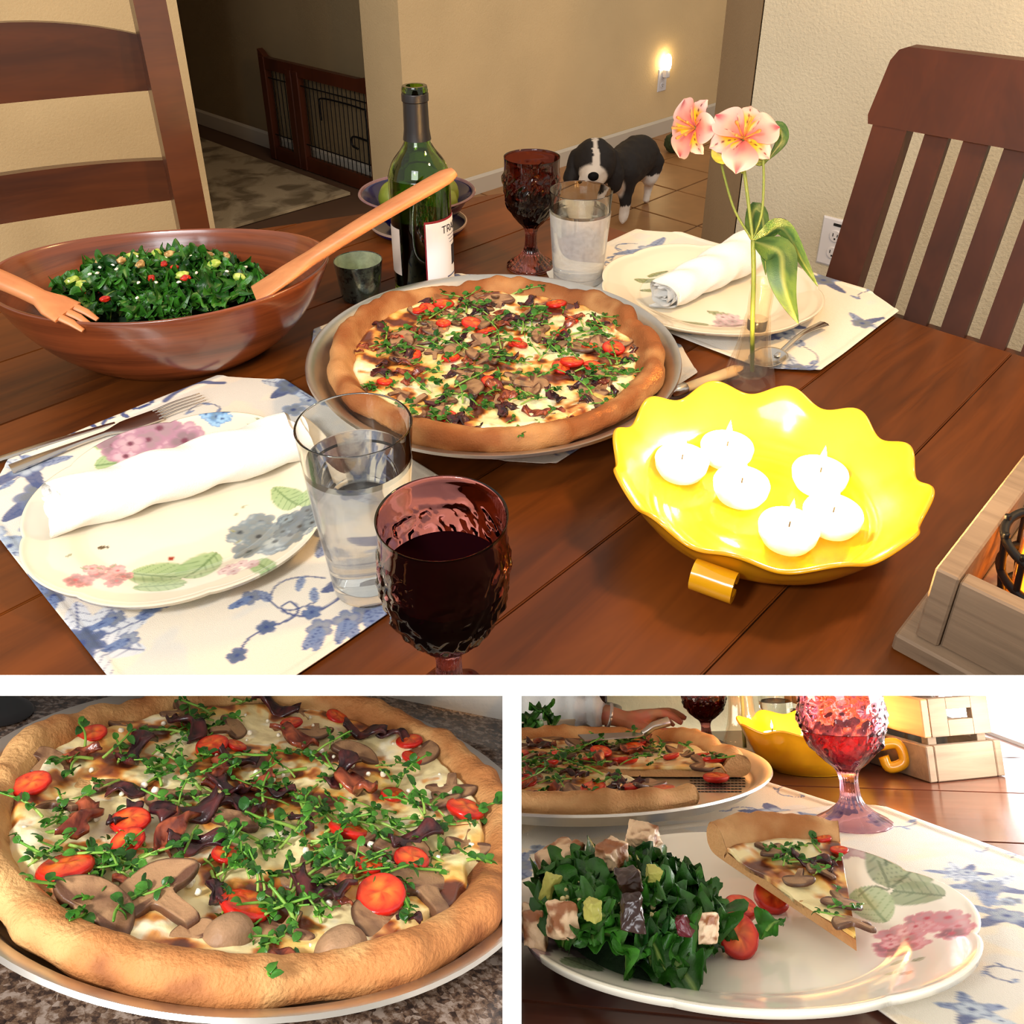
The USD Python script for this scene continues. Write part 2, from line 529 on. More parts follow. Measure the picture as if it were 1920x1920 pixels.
hs_box('wall_back', -3.02, -2.78, 2.26, 5.6, 0, 2.5, WALL, 'beige plaster wall with the night light')
hs_box('wall_left', -3.02, -2.85, -1.6, 1.415, 0, 2.5, WALL, 'beige plaster wall behind the ladder-back chair')
hs_box('wall_corridor', -6.0, -3.02, 2.42, 2.6, 0, 2.5, plaster('shaded_corridor_plaster', (150, 128, 92)), 'corridor wall behind the pet gate, its shade painted into the plaster')  # corridor shade is put into this darker plaster colour
hs_box('wall_far', -6.1, -6.0, -1.6, 2.6, 0, 2.5, UsdShade.Material.Get(stage, '/World/Looks/shaded_corridor_plaster'), 'far end wall of the corridor, its shade painted into the plaster')
hs_box('wall_corridor_near', -6.0, -3.02, -1.7, -1.6, 0, 2.5, WALL, 'unseen corridor wall behind the left wall, placed to keep the corridor dark')  # out of view, closes the corridor against stray light
hs_box('ceiling', -6.1, -2.78, -1.7, 5.6, 2.5, 2.56, WALL, 'unseen plaster ceiling over corridor and back wall, placed to keep the corridor dark')  # out of view, shuts light out of the corridor
a, b = hs(-1.15, 2.085), hs(0.55, 2.085)
c, d = hs(0.55, 2.30), hs(-1.15, 2.085) + np.array([0.03, 0.52, 0])
struct('wall_right', hull([p + [0, 0, z] for p in (a, b, c, d + [.25, .05, 0]) for z in (0, 2.5)]), WALLR, 'pale grey-beige textured wall with the outlet')
struct('wall_pillar', hull([p + [0, 0, z] for p in (a + [-.004, .001, 0], d + [-.004, 0, 0], d + [.2, 0, 0], a + [.02, .05, 0]) for z in (0, 2.5)]), plaster('shaded_pillar_plaster', (168, 144, 112)), 'brownish end face of the wall beside the tiled passage, shade painted into its colour')  # darker plaster puts the shade of the turned face into its colour
hs_box('wall_passage', -2.78, 1.2, 5.45, 5.6, 0, 2.5, WALL, 'far wall at the end of the tiled passage')


def board(name, s0, s1, t0, t1, h=0.085):
    pts = [hs(s, t, z) for s in (s0, s1) for t in (t0, t1) for z in (0, h - 0.012)]
    ms, mt = (s0 + s1) / 2, (t0 + t1) / 2
    pts += [hs(s0 + (s1 - s0) * .3 if abs(s1 - s0) < .1 else s, t0 + (t1 - t0) * .7 if abs(t1 - t0) < .1 else t, h) for s in (s0, s1) for t in (t0, t1)]
    return struct(name, hull(pts), TRIM, None)


board('baseboard_back', -2.78, -2.764, 2.26, 5.45)
board('baseboard_corridor', -6.0, -3.02, 2.404, 2.42)
board('baseboard_right', -1.15, 0.5, 2.07, 2.085)

# ------------------------------------------------------------------ white divider boards added as gutters between the three settings
rs = ray(960, 1285)
nrm = np.array([0, rs[2], -rs[1]])
nrm = -nrm / np.linalg.norm(nrm)
HT = 0.00272
LINING = mat('dark_lining', (44, 26, 16), 0.95)  # for the lining added to darken the board tops


def divider_board(name, x0, x1, d0, d1, label, spread=1.0):
    def layer(s0, s1, da):
        pts = []
        for d, k in ((da, 1.0 + (spread - 1) * (da - d0) / (d1 - d0)), (d1, spread)):
            for x in (x0 * k, x1 * k):
                for s in (s0, s1):
                    p = EYE + rs * d + nrm * HT * s
                    pts.append([x, p[1], p[2]])
        return hull(pts)
    w = struct(name, layer(-1, .74, d0), WHITE, label)
    part(w, 'edge_strip', layer(.745, 1, d0).slice_plane(EYE + rs * (d0 + .002), -rs), WHITE, False)
    part(w, 'felt_lining', layer(.745, 1, d0 + .0025), LINING, False, label='dark brown lining added to stop the board reflecting upward')  # added dark layer, keeps the white board from mirroring in the goblet
    return w


divider_board('wall_partition_left', -0.24, 0.0, 0.25, 0.566, 'thin white divider board added above the pizza counter', 1.9)
divider_board('wall_partition_right', 0.0, 0.24, 0.25, 1.42, 'thin white divider board added above the supper table', 4.6)
pts = []
for v in (1287, 2010):
    for dd in (0.25, 0.575):
        p = deep(960, v, dd)
        pts += [[-HT, p[1], p[2]], [HT, p[1], p[2]]]
struct('wall_partition_middle', hull(pts), WHITE, 'thin white divider board added between pizza counter and supper table')

# ------------------------------------------------------------------ kitchen counter
def kit(u, v, h=0.0):
    return on(KIT, u, v, h)


def poly_slab(F, pts, h0, h1):
    return hull([np.r_[p[:2], h] for p in pts for h in (h0, h1)])


def at_x(F, x, v, h=0.0):
    """Point of the plane on photo row v with world x."""
    lo, hi = -3000.0, 6000.0
    for _ in range(60):
        mid = (lo + hi) / 2
        if (F @ np.r_[on(F, mid, v, h), 1])[0] < x:
            lo = mid
        else:
            hi = mid
    return on(F, (lo + hi) / 2, v, h)


kc = [at_x(KIT, -0.0035, 1330), at_x(KIT, -0.0035, 1990), at_x(KIT, -0.30, 1990), at_x(KIT, -0.42, 1312), kit(560, 1290), kit(700, 1297)]
counter = single('kitchen_counter', poly_slab(KIT, kc, -0.03, 0.0), GRANITE, 'brown speckled granite counter under the large pizza', 'counter', M=KIT)
p1, p2 = kit(640, 1290), at_x(KIT, -0.0035, 1352)
dv = (p2 - p1) / np.linalg.norm(p2 - p1)
nv = np.array([-dv[1], dv[0], 0])
p1, p2 = p1 - dv * .02, p2
bq = [p1 + nv * .0005, p2 + nv * .0005 - dv * .001, p2 + nv * .0045 - dv * .001, p1 + nv * .0045]
bs = hull([p + [0, 0, z] for p in bq for z in (0.0, max(.0008, rise(KIT, p, 1291)))])
keys(part(None, 'wall_backsplash', bs, plaster('backsplash', (214, 208, 198), 0.1), False, M=KIT), 'pale backsplash board at the back of the granite counter', None, None, 'structure')
w0, w1 = deep(-90, 1340, 0.585), deep(955, 1340, 0.585)
struct('wall_kitchen', hull([deep(u, v, dd) for u in (-60, 955) for v in (1290, 1400) for dd in (.585, .59)]), WALL, 'wall board closing the back of the pizza counter')

# ------------------------------------------------------------------ supper table room
def sup(u, v, h=0.0):
    return on(SUP, u, v, h)


SY = 0.60                                     # far edge of the supper table
stp = [np.array([q[0], q[1], 0]) for q in (at_x(SUP, .004, 1990), at_x(SUP, .38, 1990), at_x(SUP, 0.75, 1480))]
far = [np.array([0.95, SY, 0]), np.array([-0.52, SY, 0]), np.array([-0.52, 0.16, 0])]
nearleft = local(SUP, np.array([0.004, 0, 0]))
q = at_x(SUP, .004, 1640)
SUPPOLY = stp + far + [np.array([-0.40, 0.10, 0]), at_x(SUP, .004, 1500)]


def clip_poly(poly, p, n):
    out = []
    for a, b in zip(poly, poly[1:] + poly[:1]):
        da, db = (a - p) @ n, (b - p) @ n
        if da >= 0:
            out.append(a)
        if da * db < 0:
            out.append(a + (b - a) * da / (da - db))
    return out


def planks(root, poly, ang, width, h0, h1, m, seed, gap=0.0006, offset=0.0, b=0.0012):
    """A table top of boards: strips of the outline, each a board of its own."""
    from shapely.geometry import Polygon
    P = Polygon([tuple(p[:2]) for p in poly]).buffer(0)
    d, n = np.array([math.cos(ang), math.sin(ang)]), np.array([-math.sin(ang), math.cos(ang)])
    pv = np.array([p[:2] for p in poly])
    lo, hi = (pv @ n).min(), (pv @ n).max()
    l0, l1 = (pv @ d).min(), (pv @ d).max()
    k = math.floor((lo - offset) / width)
    while offset + k * width < hi:
        a0, a1 = offset + k * width + gap, offset + (k + 1) * width - gap
        R = Polygon([tuple(d * x + n * y) for x, y in ((l0 - 1, a0), (l1 + 1, a0), (l1 + 1, a1), (l0 - 1, a1))])
        g = P.intersection(R)
        for gg in getattr(g, 'geoms', [g]):
            if gg.is_empty or gg.area < 1e-5:
                continue
            e = trimesh.creation.extrude_polygon(gg, h1 - h0 - b, engine='earcut')
            e.apply_translation([0, 0, h0])
            gi = gg.buffer(-b)
            if gi.is_empty:
                continue
            t = trimesh.creation.extrude_polygon(gi if gi.geom_type == 'Polygon' else max(gi.geoms, key=lambda z: z.area), b, engine='earcut')
            t.apply_translation([0, 0, h1 - b])
            # local grain direction: the board is modelled along x and turned by its own transform
            mesh = cat_(e, t)
            M = np.eye(4)
            M[:2, 0], M[:2, 1] = d, n
            M[:3, 3] = np.r_[d * ((k * 0.37) % 1) + n * 0, 0]
            mesh.apply_transform(np.linalg.inv(M))
            pr = part(root, 'plank', mesh, m, False)
            UsdGeom.Xformable(pr).AddTransformOp().Set(gmat(M))
        k += 1


st = thing('supper_table', 'dark plank table under the served plate, its right side washed white by window light', 'table', SUP)
planks(st, SUPPOLY, math.radians(-14), 0.16, -0.012, 0.0, wood('supper_table_wood', (60, 30, 20), (116, 66, 48), (3, 26, 26), 0.22, coat=0.5), 5)
part(st, 'table_bed', poly_slab(SUP, [p + (np.array([0.2, 0.3, 0]) - p) * .02 for p in SUPPOLY if p[1] > 0.05], -0.018, -0.0135), TABLE_DARK, False)


def sup_wall(name, x0, x1, y0, y1, z0, z1, m, label):
    return keys(part(None, name, hull([(x, y, z) for x in (x0, x1) for y in (y0, y1) for z in (z0, z1)]), m, False, M=SUP), label, None, None, 'structure')


sup_wall('wall_supper_back', -0.6, 0.447, 0.70, 0.71, -0.12, 0.30, CREAM, 'cream wall behind the supper table')
WX = 0.424
wy0, wy1 = 0.24, 0.70


def side_pane(x0, x1, y0, y1, z0, dv):
    return hull([(x, y, z) for x in (x0, x1) for y in (y0, y1) for z in (z0, max(z0 + .001, rise(SUP, np.array([x, y, 0]), 1291 + dv)))])


wf = keys(part(None, 'window_1', cat_(side_pane(WX, WX + .02, wy0 - .02, wy0, -.1, 0), side_pane(WX, WX + .02, wy1 - .012, wy1, -.1, 0), hull([(x, y, z) for x in (WX, WX + .02) for y in (wy0, wy1) for z in (-.1, .004)])), WHITE, False, M=SUP), 'overexposed window along the right side of the supper table', None, None, 'structure')
part(wf, 'pane', side_pane(WX + .008, WX + .011, wy0 + .001, wy1 - .013, .0045, 0), glow('window_daylit_pane', (255, 253, 250), 9.0), False, M=SUP, label='daylit window pane')


def set_light(name, F, eye, to, w, h, power, color):
    l = rect_light(name, (0, 0, 1), (0, 1, 0), w, h, power, color)
    l.GetPrim().GetAttribute('xformOp:transform').Set(gmat(F @ look_at(eye, to)))


set_light('unseen_supper_side_light', SUP, (0.385, 0.15, 0.065), (0.05, 0.06, 0.0), 0.30, 0.08, 22.0, (1.0, .98, .95))  # unseen, beyond the right edge, placed to brighten plate and table
set_light('added_supper_fill', SUP, (-0.48, 0.26, 0.10), (0.1, 0.25, 0.02), 0.30, 0.10, 16.0, (1.0, .9, .74))  # added warm fill from the left, hidden behind the pizza counter
# ------------------------------------------------------------------ dining table
from shapely.geometry import Polygon as _P
back = np.array([-0.02, 1.59, 0])
tp = [back, back + 1.75 * E1 / np.linalg.norm(E1), np.array([1.25, 0.459, 0]), np.array([0.0, 0.459, 0]), np.array([-0.02, 0.40, 0]), np.array([-0.95, 0.40, 0]), np.array([-0.95, 1.16, 0]), np.array([-0.487, 1.375, 0])]
table = thing('dining_table', 'dark brown plank dining table under the whole pizza meal', 'table', T(0, 0, TOP))
planks(table, tp, math.atan2(.72, .694), 0.148, -0.006, 0.0, TABLE, 1, offset=0.071)
part(table, 'table_bed', prism(np.array([p[:2] for p in tp if p[1] > .9] + [[0.62, 0.62], [-0.6, 0.62]]) * .98 + [0, .01], -0.03, -0.0065), TABLE_DARK, False)
for x, y in ((-0.05, 1.42), (0.55, 0.86), (-0.62, 1.12)):
    part(table, 'leg', cat_(box(x - .035, x + .035, y - .035, y + .035, -0.75, -0.031, .006)), TABLE, False)


def height_to(p, v):
    return rise(MAIN, p, v)


# ------------------------------------------------------------------ chairs
def bowed(x0, x1, z0, z1, bow, th, dip=0.0, n=14):
    """A curved back slat between two posts: local x along the chair, y its bow."""
    u = np.linspace(0, 1, n)
    P = np.zeros((n, 6, 3))
    w = np.linspace(0, 1, 6)
    P[..., 0] = (x0 + (x1 - x0) * u)[:, None]
    arch = 1 - (2 * u - 1) ** 2
    P[..., 2] = z0 + (z1 + dip * arch[:, None] - z0) * w[None, :]
    P[..., 1] = bow * arch[:, None]
    # thickness along y
    Q = np.stack([P[..., 0], P[..., 2], -P[..., 1]], -1)
    m = slab_of(Q, th)
    v = m.vertices
    m = trimesh.Trimesh(np.stack([v[:, 0], -v[:, 2], v[:, 1]], 1), m.faces, process=False)
    return m


cl = thing('ladder_back_chair', 'brown ladder-back dining chair at the left, against the beige wall', 'chair', T(-0.590, 1.535, 0) @ RZ(math.radians(29)))
for sx in (0.0, -0.46):
    part(cl, 'back_post', tube(curve([(sx, -.06, 0.0), (sx, -.02, .45), (sx - .0, .0, .80), (sx - .002, .055, 1.32)], 14), [.036] * 14, 4, up=(1, 1, 0)), CHAIR, 20)
bp = lambda z: -.02 + .08 * max(0, (z - .45) / .8)
for z0, z1, dip in ((.945, 1.035, .034), (.752, .826, .008), (.56, .62, .008)):
    part(cl, 'back_slat', bowed(-.445, -.015, z0, z1, .014, .022, dip), CHAIR, 30, M=T(0, bp(z0) + .012, 0))
part(cl, 'seat', box(-.47, .01, -.46, .0, .43, .465, .01), CHAIR, 20)
for sx in (-.01, -.45):
    part(cl, 'front_leg', box(sx - .02, sx + .02, -.45, -.41, 0, .43, .004), CHAIR, 20)

# the right-hand chair: its back is parallel to the table edge
org = hs(-.515, 1.22)
A1 = math.atan2(-.694, .72)
cr = thing('slat_back_chair', 'reddish brown chair with upright back slats at the right, in front of the outlet wall', 'chair', T(*org) @ RZ(A1))
tilt = lambda z: .30 * max(0, z - .66)
ztop, zrail, zlow = 1.062, 0.955, 0.702
cw = 0.46


def chair_post(x, w, d, z0, z1):
    q = []
    for z in (z0, z1):
        for xx in (x - w / 2, x + w / 2):
            for yy in (-d / 2, d / 2):
                q.append((xx, yy + tilt(z), z))
    return hull(q)


for x in (0.026, cw - .026):
    part(cr, 'back_post', cat_(chair_post(x, .050, .03, .66, zrail + .02), chair_post(x, .050, .03, 0, .66)), CHAIR_R, False)
rail = []
for z, ins in ((zrail, 0.0), (zrail + .012, -.004), (ztop - .02, .004), (ztop - .005, .012), (ztop, .024)):
    for x in (-.006 + ins, cw + .006 - ins):
        for y in (-.016, .012):
            rail.append((x, y + tilt(z), z))
part(cr, 'top_rail', hull(rail), CHAIR_R, 25)
for k in range(6):
    part(cr, 'back_slat', chair_post(.0905 + k * .053, .033, .014, zlow - .02, zrail + .01), CHAIR_R, False)
part(cr, 'lower_rail', hull([(x, y + tilt(z), z) for x in (0.0, cw) for y in (-.012, .012) for z in (zlow - .055, zlow)]), CHAIR_R, False)
part(cr, 'seat', box(-.01, cw + .01, -.27, .0, .43, .47, .01), CHAIR_R, 20)
for x in (.015, cw - .015):
    part(cr, 'front_leg', box(x - .02, x + .02, -.26, -.22, 0, .43, .004), CHAIR_R, 20)

# ------------------------------------------------------------------ corridor: pet gate, rug
gate = thing('pet_gate', 'dark wooden folding pet gate with black wire bars, standing in the dim corridor', 'pet gate', T(*hs(-3.93, 2.33)) @ RZ(A1))


def gate_panel(x0, x1, htop_l, htop_r, door):
    for x in (x0 + .025, x1 - .025):
        part(gate, 'post', box(x - .025, x + .025, -.018, .018, 0, (htop_l if x < (x0 + x1) / 2 else htop_r) - .03, .004), GATEWOOD, False)
    u = np.linspace(0, 1, 12)
    top = htop_l * (1 - sstep(0, .22, u)) + (htop_r - .0) * sstep(0, .22, u)
    if door:
        top = htop_l + (htop_r - htop_l) * sstep(.8, 1, u)
    P = np.zeros((12, 2, 3))
    P[..., 0] = (x0 + (x1 - x0) * u)[:, None]
    P[:, 0, 1], P[:, 1, 1] = min(htop_l, htop_r) - .055, top
    m = slab_of(P, .03)
    v = m.vertices
    part(gate, 'top_rail', trimesh.Trimesh(np.stack([v[:, 0], -.015 - v[:, 2], v[:, 1]], 1), m.faces, process=False), GATEWOOD, 25)
    part(gate, 'bottom_rail', box(x0 + .05, x1 - .05, -.015, .015, .0, .07, .003), GATEWOOD, False)
    n = int((x1 - x0 - .1) / .031)
    for i in range(1, n):
        x = x0 + .05 + (x1 - x0 - .1) * i / n
        part(gate, 'wire_bar', tube([(x, 0, .06), (x, 0, .45)], .0022, 5), BLACKMETAL, True)
    for z in (.13, .405):
        part(gate, 'cross_wire', tube([(x0 + .04, -.004, z), (x1 - .04, -.004, z)], .003, 5), BLACKMETAL, True)
    if door:
        xa, xb = x0 + .20, x1 - .07
        df = part(gate, 'door_frame', tube(curve([(xa, -.008, .27), (xa, -.008, .345), (xa + .03, -.008, .375), (xb - .03, -.008, .375), (xb, -.008, .345), (xb, -.008, .10)], 30), .004, 6), BLACKMETAL, True)
        part(df, 'latch', tube(curve([(xb, -.01, .24), (xb - .10, -.012, .24), (xb - .11, -.012, .20), (xb - .07, -.012, .19)], 14), .005, 6), BLACKMETAL, True)


gate_panel(0.0, 0.268, .535, .50, False)
gate_panel(0.272, 0.88, .50, .52, True)

n, m_ = 60, 44
s_ = np.linspace(-5.0, -3.17, n)[:, None]
t_ = np.linspace(1.15, 2.24, m_)[None, :]
P = hs(0, 0)[None, None] + s_[..., None] * E1 + t_[..., None] * E2
P = P + np.array([0, 0, .014])
RUGM = usdkit.material(stage, '/World/Looks/rug_weave', {'g': ('geometry', {}), 'n': ('noise_texture', {'scale': 7.0, 'detail': 3.0, 'distortion': 0.6}), 'n2': ('noise_texture', {'scale': 300.0}),
    'r': ('rgb_ramp', {'ramp': [(0.40, tuple(lin((122, 104, 76)))), (0.56, tuple(lin((186, 166, 132))))]}), 'b': ('bump', {'strength': 0.5, 'distance': 0.004}), 'p': ('principled_bsdf', {'roughness': 0.95})},
    [('g.position', 'n.vector'), ('g.position', 'n2.vector'), ('n.fac', 'r.fac'), ('r.color', 'p.base_color'), ('n2.fac', 'b.height'), ('b.normal', 'p.normal')], surface='p.BSDF')
single('rug', slab_of(P, .013), RUGM, 'pale patterned rug on the corridor floor before the pet gate', 'rug', 30)
ball = tab(1262, 285, -.75) * [1, 1, 0]
toy = thing('pet_toy', 'small round dark green toy on the tiles by the back wall', 'toy', T(ball[0], ball[1], .048))
part(toy, 'ball', blob(.05, 3, .18, 4, 4), mat('green_toy', (52, 62, 28), .8), 40)

# ------------------------------------------------------------------ outlets
def outlet_plate(name, label, F, w=.075, h=.118, two=True):
    t = thing(name, label, 'outlet', F)
    part(t, 'cover_plate', hull([(x * k, y, z * k) for x in (-w / 2, w / 2) for z in (-h / 2, h / 2) for y, k in ((0, 1), (-.003, 1), (-.0055, .93))]), OUTLET, False)
    for zc in (.019, -.026):
        sk = part(t, 'socket', trimesh.util.concatenate([lathe([(0, 0), (.0155, 0), (.0155, .0025), (.0145, .0035), (0, .0035)], 24)]), OUTLET, 30, M=T(0, -.005, zc) @ RX(math.pi / 2))
        for x, hh in ((-.0058, .0075), (.0058, .006)):
            part(sk, 'slot', box(x - .001, x + .001, -.0092, -.008, zc - .0 - .001, zc + hh), SLOT, False)
        part(sk, 'slot', box(-.002, .002, -.0092, -.008, zc - .009, zc - .005), SLOT, False)
    return t


o = hs(0, 2.085)
pw = np.linalg.solve(np.c_[E1[:2], E2[:2]], (deep(1566, 455, 2.25))[:2])
o1 = deep(1566, 455, 1.0)
d_ = ray(1566, 455)
k_ = 2.085 / np.linalg.solve(np.c_[E1[:2], E2[:2]], d_[:2])[1]
pt = EYE + d_ * k_
ot = outlet_plate('wall_outlet', 'white duplex outlet low on the right wall, beside the slatted chair', T(*(pt - E2 * .0)) @ RZ(A1), .080, .128)
part(ot, 'indicator_strip', box(-.010, .010, -.0066, -.0054, .045, .052), SLOT, False, label='dark strip at the top of the plate')
d_ = ray(1241, 150)
k_ = -2.78 / np.linalg.solve(np.c_[E1[:2], E2[:2]], d_[:2])[0]
pt = EYE + d_ * k_
A2 = math.atan2(.72, .694)
nl = outlet_plate('night_light_outlet', 'white wall outlet under the glowing night light on the beige wall', T(*pt) @ RZ(A2 + 0))
nt = thing('night_light', 'small plug-in night light glowing on the beige wall', 'night light', T(*pt) @ RZ(A2))
part(nt, 'plug_body', box(-.016, .016, -.04, -.0095, .015, .06, .005), OUTLET, 25)
part(nt, 'shade', lathe([(0, .0), (.017, .004), (.021, .03), (.019, .06), (.010, .078), (0, .082)], 24), glow('night_light_shade', (255, 222, 160), 26.0), 40, M=T(0, -.03, .058), label='lit frosted shade')
# ------------------------------------------------------------------ plates: painted china
def blend(col, mask, c):
    m = np.clip(mask, 0, 1)[:, None]
    return col * (1 - m) + lin(c) * m


def rot2(x, y, a):
    return x * math.cos(a) + y * math.sin(a), -x * math.sin(a) + y * math.cos(a)


def ink_floret(col, X, Y, cx, cy, r, n, a, petal, edge, heart):
    dx, dy = X - cx, Y - cy
    d, th = np.hypot(dx, dy), np.arctan2(dy, dx) + a
    lob = r * (0.66 + 0.34 * np.abs(np.cos(n * th / 2)) ** .7)
    tone = .80 + .2 * math.sin(cx * 9000 + cy * 7000)
    edge = tuple(.68 * np.array(edge) + .32 * np.array(petal))
    petal = tuple(np.array(petal) * tone)
    col = blend(col, sstep(lob, lob * .88, d) * .9, edge)
    col = blend(col, sstep(lob * .95, lob * .55, d) * .9, petal)
    vein = sstep(.25, .0, np.abs(np.cos(n * th / 2))) * sstep(lob, lob * .8, d)
    col = blend(col, vein * .55, edge)
    return blend(col, sstep(r * .30, r * .1, d), heart)


def ink_cluster(col, X, Y, cx, cy, r, k, seed, petal, edge, heart, flat=.75):
    rg = random.Random(seed)
    near = (np.hypot(X - cx, Y - cy) < r * 1.6)
    if not near.any():
        return col
    sub, x, y = col[near], X[near], Y[near]
    for _ in range(k):
        a, q = rg.uniform(0, 6.28), r * math.sqrt(rg.uniform(0, 1)) * .85
        sub = ink_floret(sub, x, y, cx + q * math.cos(a), cy + q * math.sin(a) * flat, r * rg.uniform(.30, .42), 5, rg.uniform(0, 6), petal, edge, heart)
    col = col.copy()
    col[near] = sub
    return col


def ink_leaf(col, X, Y, cx, cy, L, w, a, c1, c2):
    dx, dy = rot2(X - cx, Y - cy, a)
    u = dx / L
    half = w * np.sqrt(np.clip(np.sin(np.pi * np.clip(u, 0, 1) ** .75), 0, 1))
    inside = (u > 0) & (u < 1)
    m = sstep(half, half * .85, np.abs(dy)) * inside
    col = blend(col, m * .92, c1)
    serr = np.abs(((dx + np.abs(dy) * .8) / (L * .17)) % 1 - .5)
    col = blend(col, m * sstep(.12, .02, serr) * .6, c2)
    return blend(col, m * sstep(w * .10, w * .03, np.abs(dy)) * .8, c2)


def ink_line(col, X, Y, pts, w, c, strength=1.0):
    p = curve(np.c_[np.asarray(pts, float), np.zeros(len(pts))], max(12, 8 * len(pts)))[:, :2]
    lo, hi = p.min(0) - 3 * w, p.max(0) + 3 * w
    near = (X > lo[0]) & (X < hi[0]) & (Y > lo[1]) & (Y < hi[1])
    if not near.any():
        return col
    x, y = X[near], Y[near]
    d = np.full(len(x), 9.0)
    for a, b in zip(p[:-1], p[1:]):
        ab = b - a
        t = np.clip(((x - a[0]) * ab[0] + (y - a[1]) * ab[1]) / (ab @ ab + 1e-12), 0, 1)
        d = np.minimum(d, np.hypot(x - a[0] - t * ab[0], y - a[1] - t * ab[1]))
    col = col.copy()
    col[near] = blend(col[near], sstep(w, w * .5, d) * strength, c)
    return col


def scallop(th, lobes=8, depth=.035, ph=0.0):
    return 1 + depth * (np.abs(np.sin(lobes * (th + ph) / 2)) ** .6 - .6)


def plate_mesh(R, nr=120, nt=360, lobes=8, ph=0.0, depth=.035):
    prof = curve([(0, .006, 0), (.30, .0055, 0), (.58, .006, 0), (.66, .0075, 0), (.75, .0125, 0), (.86, .017, 0), (.95, .020, 0), (.985, .0218, 0), (1.0, .0215, 0)], nr)
    under = np.array([(.99, .0175, 0), (.86, .0135, 0), (.72, .0065, 0), (.62, .001, 0), (.58, 0, 0), (.56, .002, 0), (0, .002, 0)])
    p = np.vstack([prof, under])
    k = R / .147

    def fn(th, r, z):
        s = scallop(th, lobes, depth, ph)
        w = sstep(.55, 1.0, r)
        return R * r * (1 + (s - 1) * w), z * k + k * .0018 * (s - 1) / depth * w
    return lathe(p[:, :2], nt, fn)


def paint_plate(m, R, marks, base=(228, 217, 194)):
    X, Y = m.vertices[:, 0], m.vertices[:, 1]
    col = np.broadcast_to(lin(base), (len(X), 3)).copy()
    for k in marks:
        col = k(col, X, Y)
    return col


# ------------------------------------------------------------------ printed cloth mats
def toile(col, X, Y, seed, w, h, n=26, size=.055):
    rg = random.Random(seed)
    B1, B2, B3 = (70, 84, 128), (128, 144, 176), (186, 196, 206)
    col = blend(col, sstep(.52, .62, fbm(np.c_[X * 22, Y * 22, 0 * X + seed], 3, seed)) * .45, (206, 210, 210))
    for _ in range(n):
        cx, cy = rg.uniform(-w, w), rg.uniform(-h, h)
        s, a = size * rg.uniform(.6, 1.2), rg.uniform(0, 6.28)
        kind = rg.random()
        if kind < .4:
            for q in range(rg.randint(3, 5)):
                col = ink_leaf(col, X, Y, cx, cy, s * rg.uniform(.5, .9), s * .14, a + q * 1.3, rg.choice((B2, B3, B1)), B1)
            col = ink_floret(col, X, Y, cx, cy, s * .33, 6, a, B3, B1, B1)
        elif kind < .75:
            p = [(cx, cy)]
            for q in range(5):
                a += rg.uniform(.3, 1.1)
                p.append((p[-1][0] + s * .3 * math.cos(a), p[-1][1] + s * .3 * math.sin(a)))
            col = ink_line(col, X, Y, p, .0011, B1, .9)
            for q in p[1::2]:
                col = ink_leaf(col, X, Y, q[0], q[1], s * .26, s * .06, a + rg.uniform(0, 6), B2, B1)
        else:
            col = ink_cluster(col, X, Y, cx, cy, s * .5, 6, rg.randint(0, 999), B3, B2, B1, .9)
    return col


def mat_mesh(w, h, seed, res=.002, corner=.0, wavy=.0025, bumps=()):
    nx, ny = int(2 * w / res), int(2 * h / res)
    x, y = np.meshgrid(np.linspace(-w, w, nx), np.linspace(-h, h, ny), indexing='ij')
    if corner:                                    # cut corners: an octagonal mat
        ax, ay = np.abs(x) / w, np.abs(y) / h
        over = np.maximum(1, (ax + ay) / (2 - corner))
        x, y = x / over, y / over
    edge = np.minimum(w - np.abs(x), h - np.abs(y))
    z = wavy * fbm(np.stack([x * 9, y * 9, 0 * x + seed], -1), 2, seed) + .0012 * sstep(.010, .006, edge) + .0012
    for bx, by, br, bh in bumps:
        z = z + bh * np.exp(-((x - bx) ** 2 + (y - by) ** 2) / br ** 2)
    return slab_of(np.stack([x, y, z], -1), .0012), nx * ny


def cloth_mat(label, M, w, h, seed, res=.002, corner=.0, extra=(), base=(232, 222, 204), group=None, n=26, size=.055, wavy=.0025):
    m, k = mat_mesh(w, h, seed, res, corner, wavy)
    X, Y = m.vertices[:, 0], m.vertices[:, 1]
    col = np.broadcast_to(lin(base), (len(X), 3)).copy()
    col = toile(col, X, Y, seed, w, h, n, size)
    for e in extra:
        col = e(col, X, Y)
    return single('placemat', m, CLOTHP, label, 'placemat', M=M, paint=col, group=group)


# ------------------------------------------------------------------ pizza
def pan_mesh(R, h=.016):
    return lathe([(0, 0), (R * .88, 0), (R * .905, .002), (R * .95, h * .8), (R * .985, h), (R, h * 1.02), (R * 1.004, h * .85), (R * .99, h * .7), (R * .955, h * .55), (R * .91, -.001), (R * .88, -.0025), (0, -.0025)], 120)


def round_pan(label, M, R, h=.016, holes=None, clip=None, group=None):
    t = thing('pizza_pan', label, 'pizza pan', M, group)
    m = pan_mesh(R, h)
    if clip is not None:
        m = m.slice_plane(clip[0], clip[1])
    part(t, 'pan', m, STEEL, 40)
    if holes:
        part(t, 'perforation', cat_(*[lathe([(0, 0), (.0016, 0), (.0016, .0003), (0, .0003)], 8).apply_translation([x, y, .0001]) for x, y in holes]), SLOT, True, kind='stuff')
    return t


def cheese_h(x, y, k, seed):
    p = np.stack([x / k * 32, y / k * 32, 0 * x + seed], -1)
    q = np.stack([x / k * 95, y / k * 95, 0 * x + seed + 5], -1)
    return k * (.010 + .0065 * (fbm(p, 3, seed) - .5) + .002 * (fbm(q, 2, seed + 3) - .5))


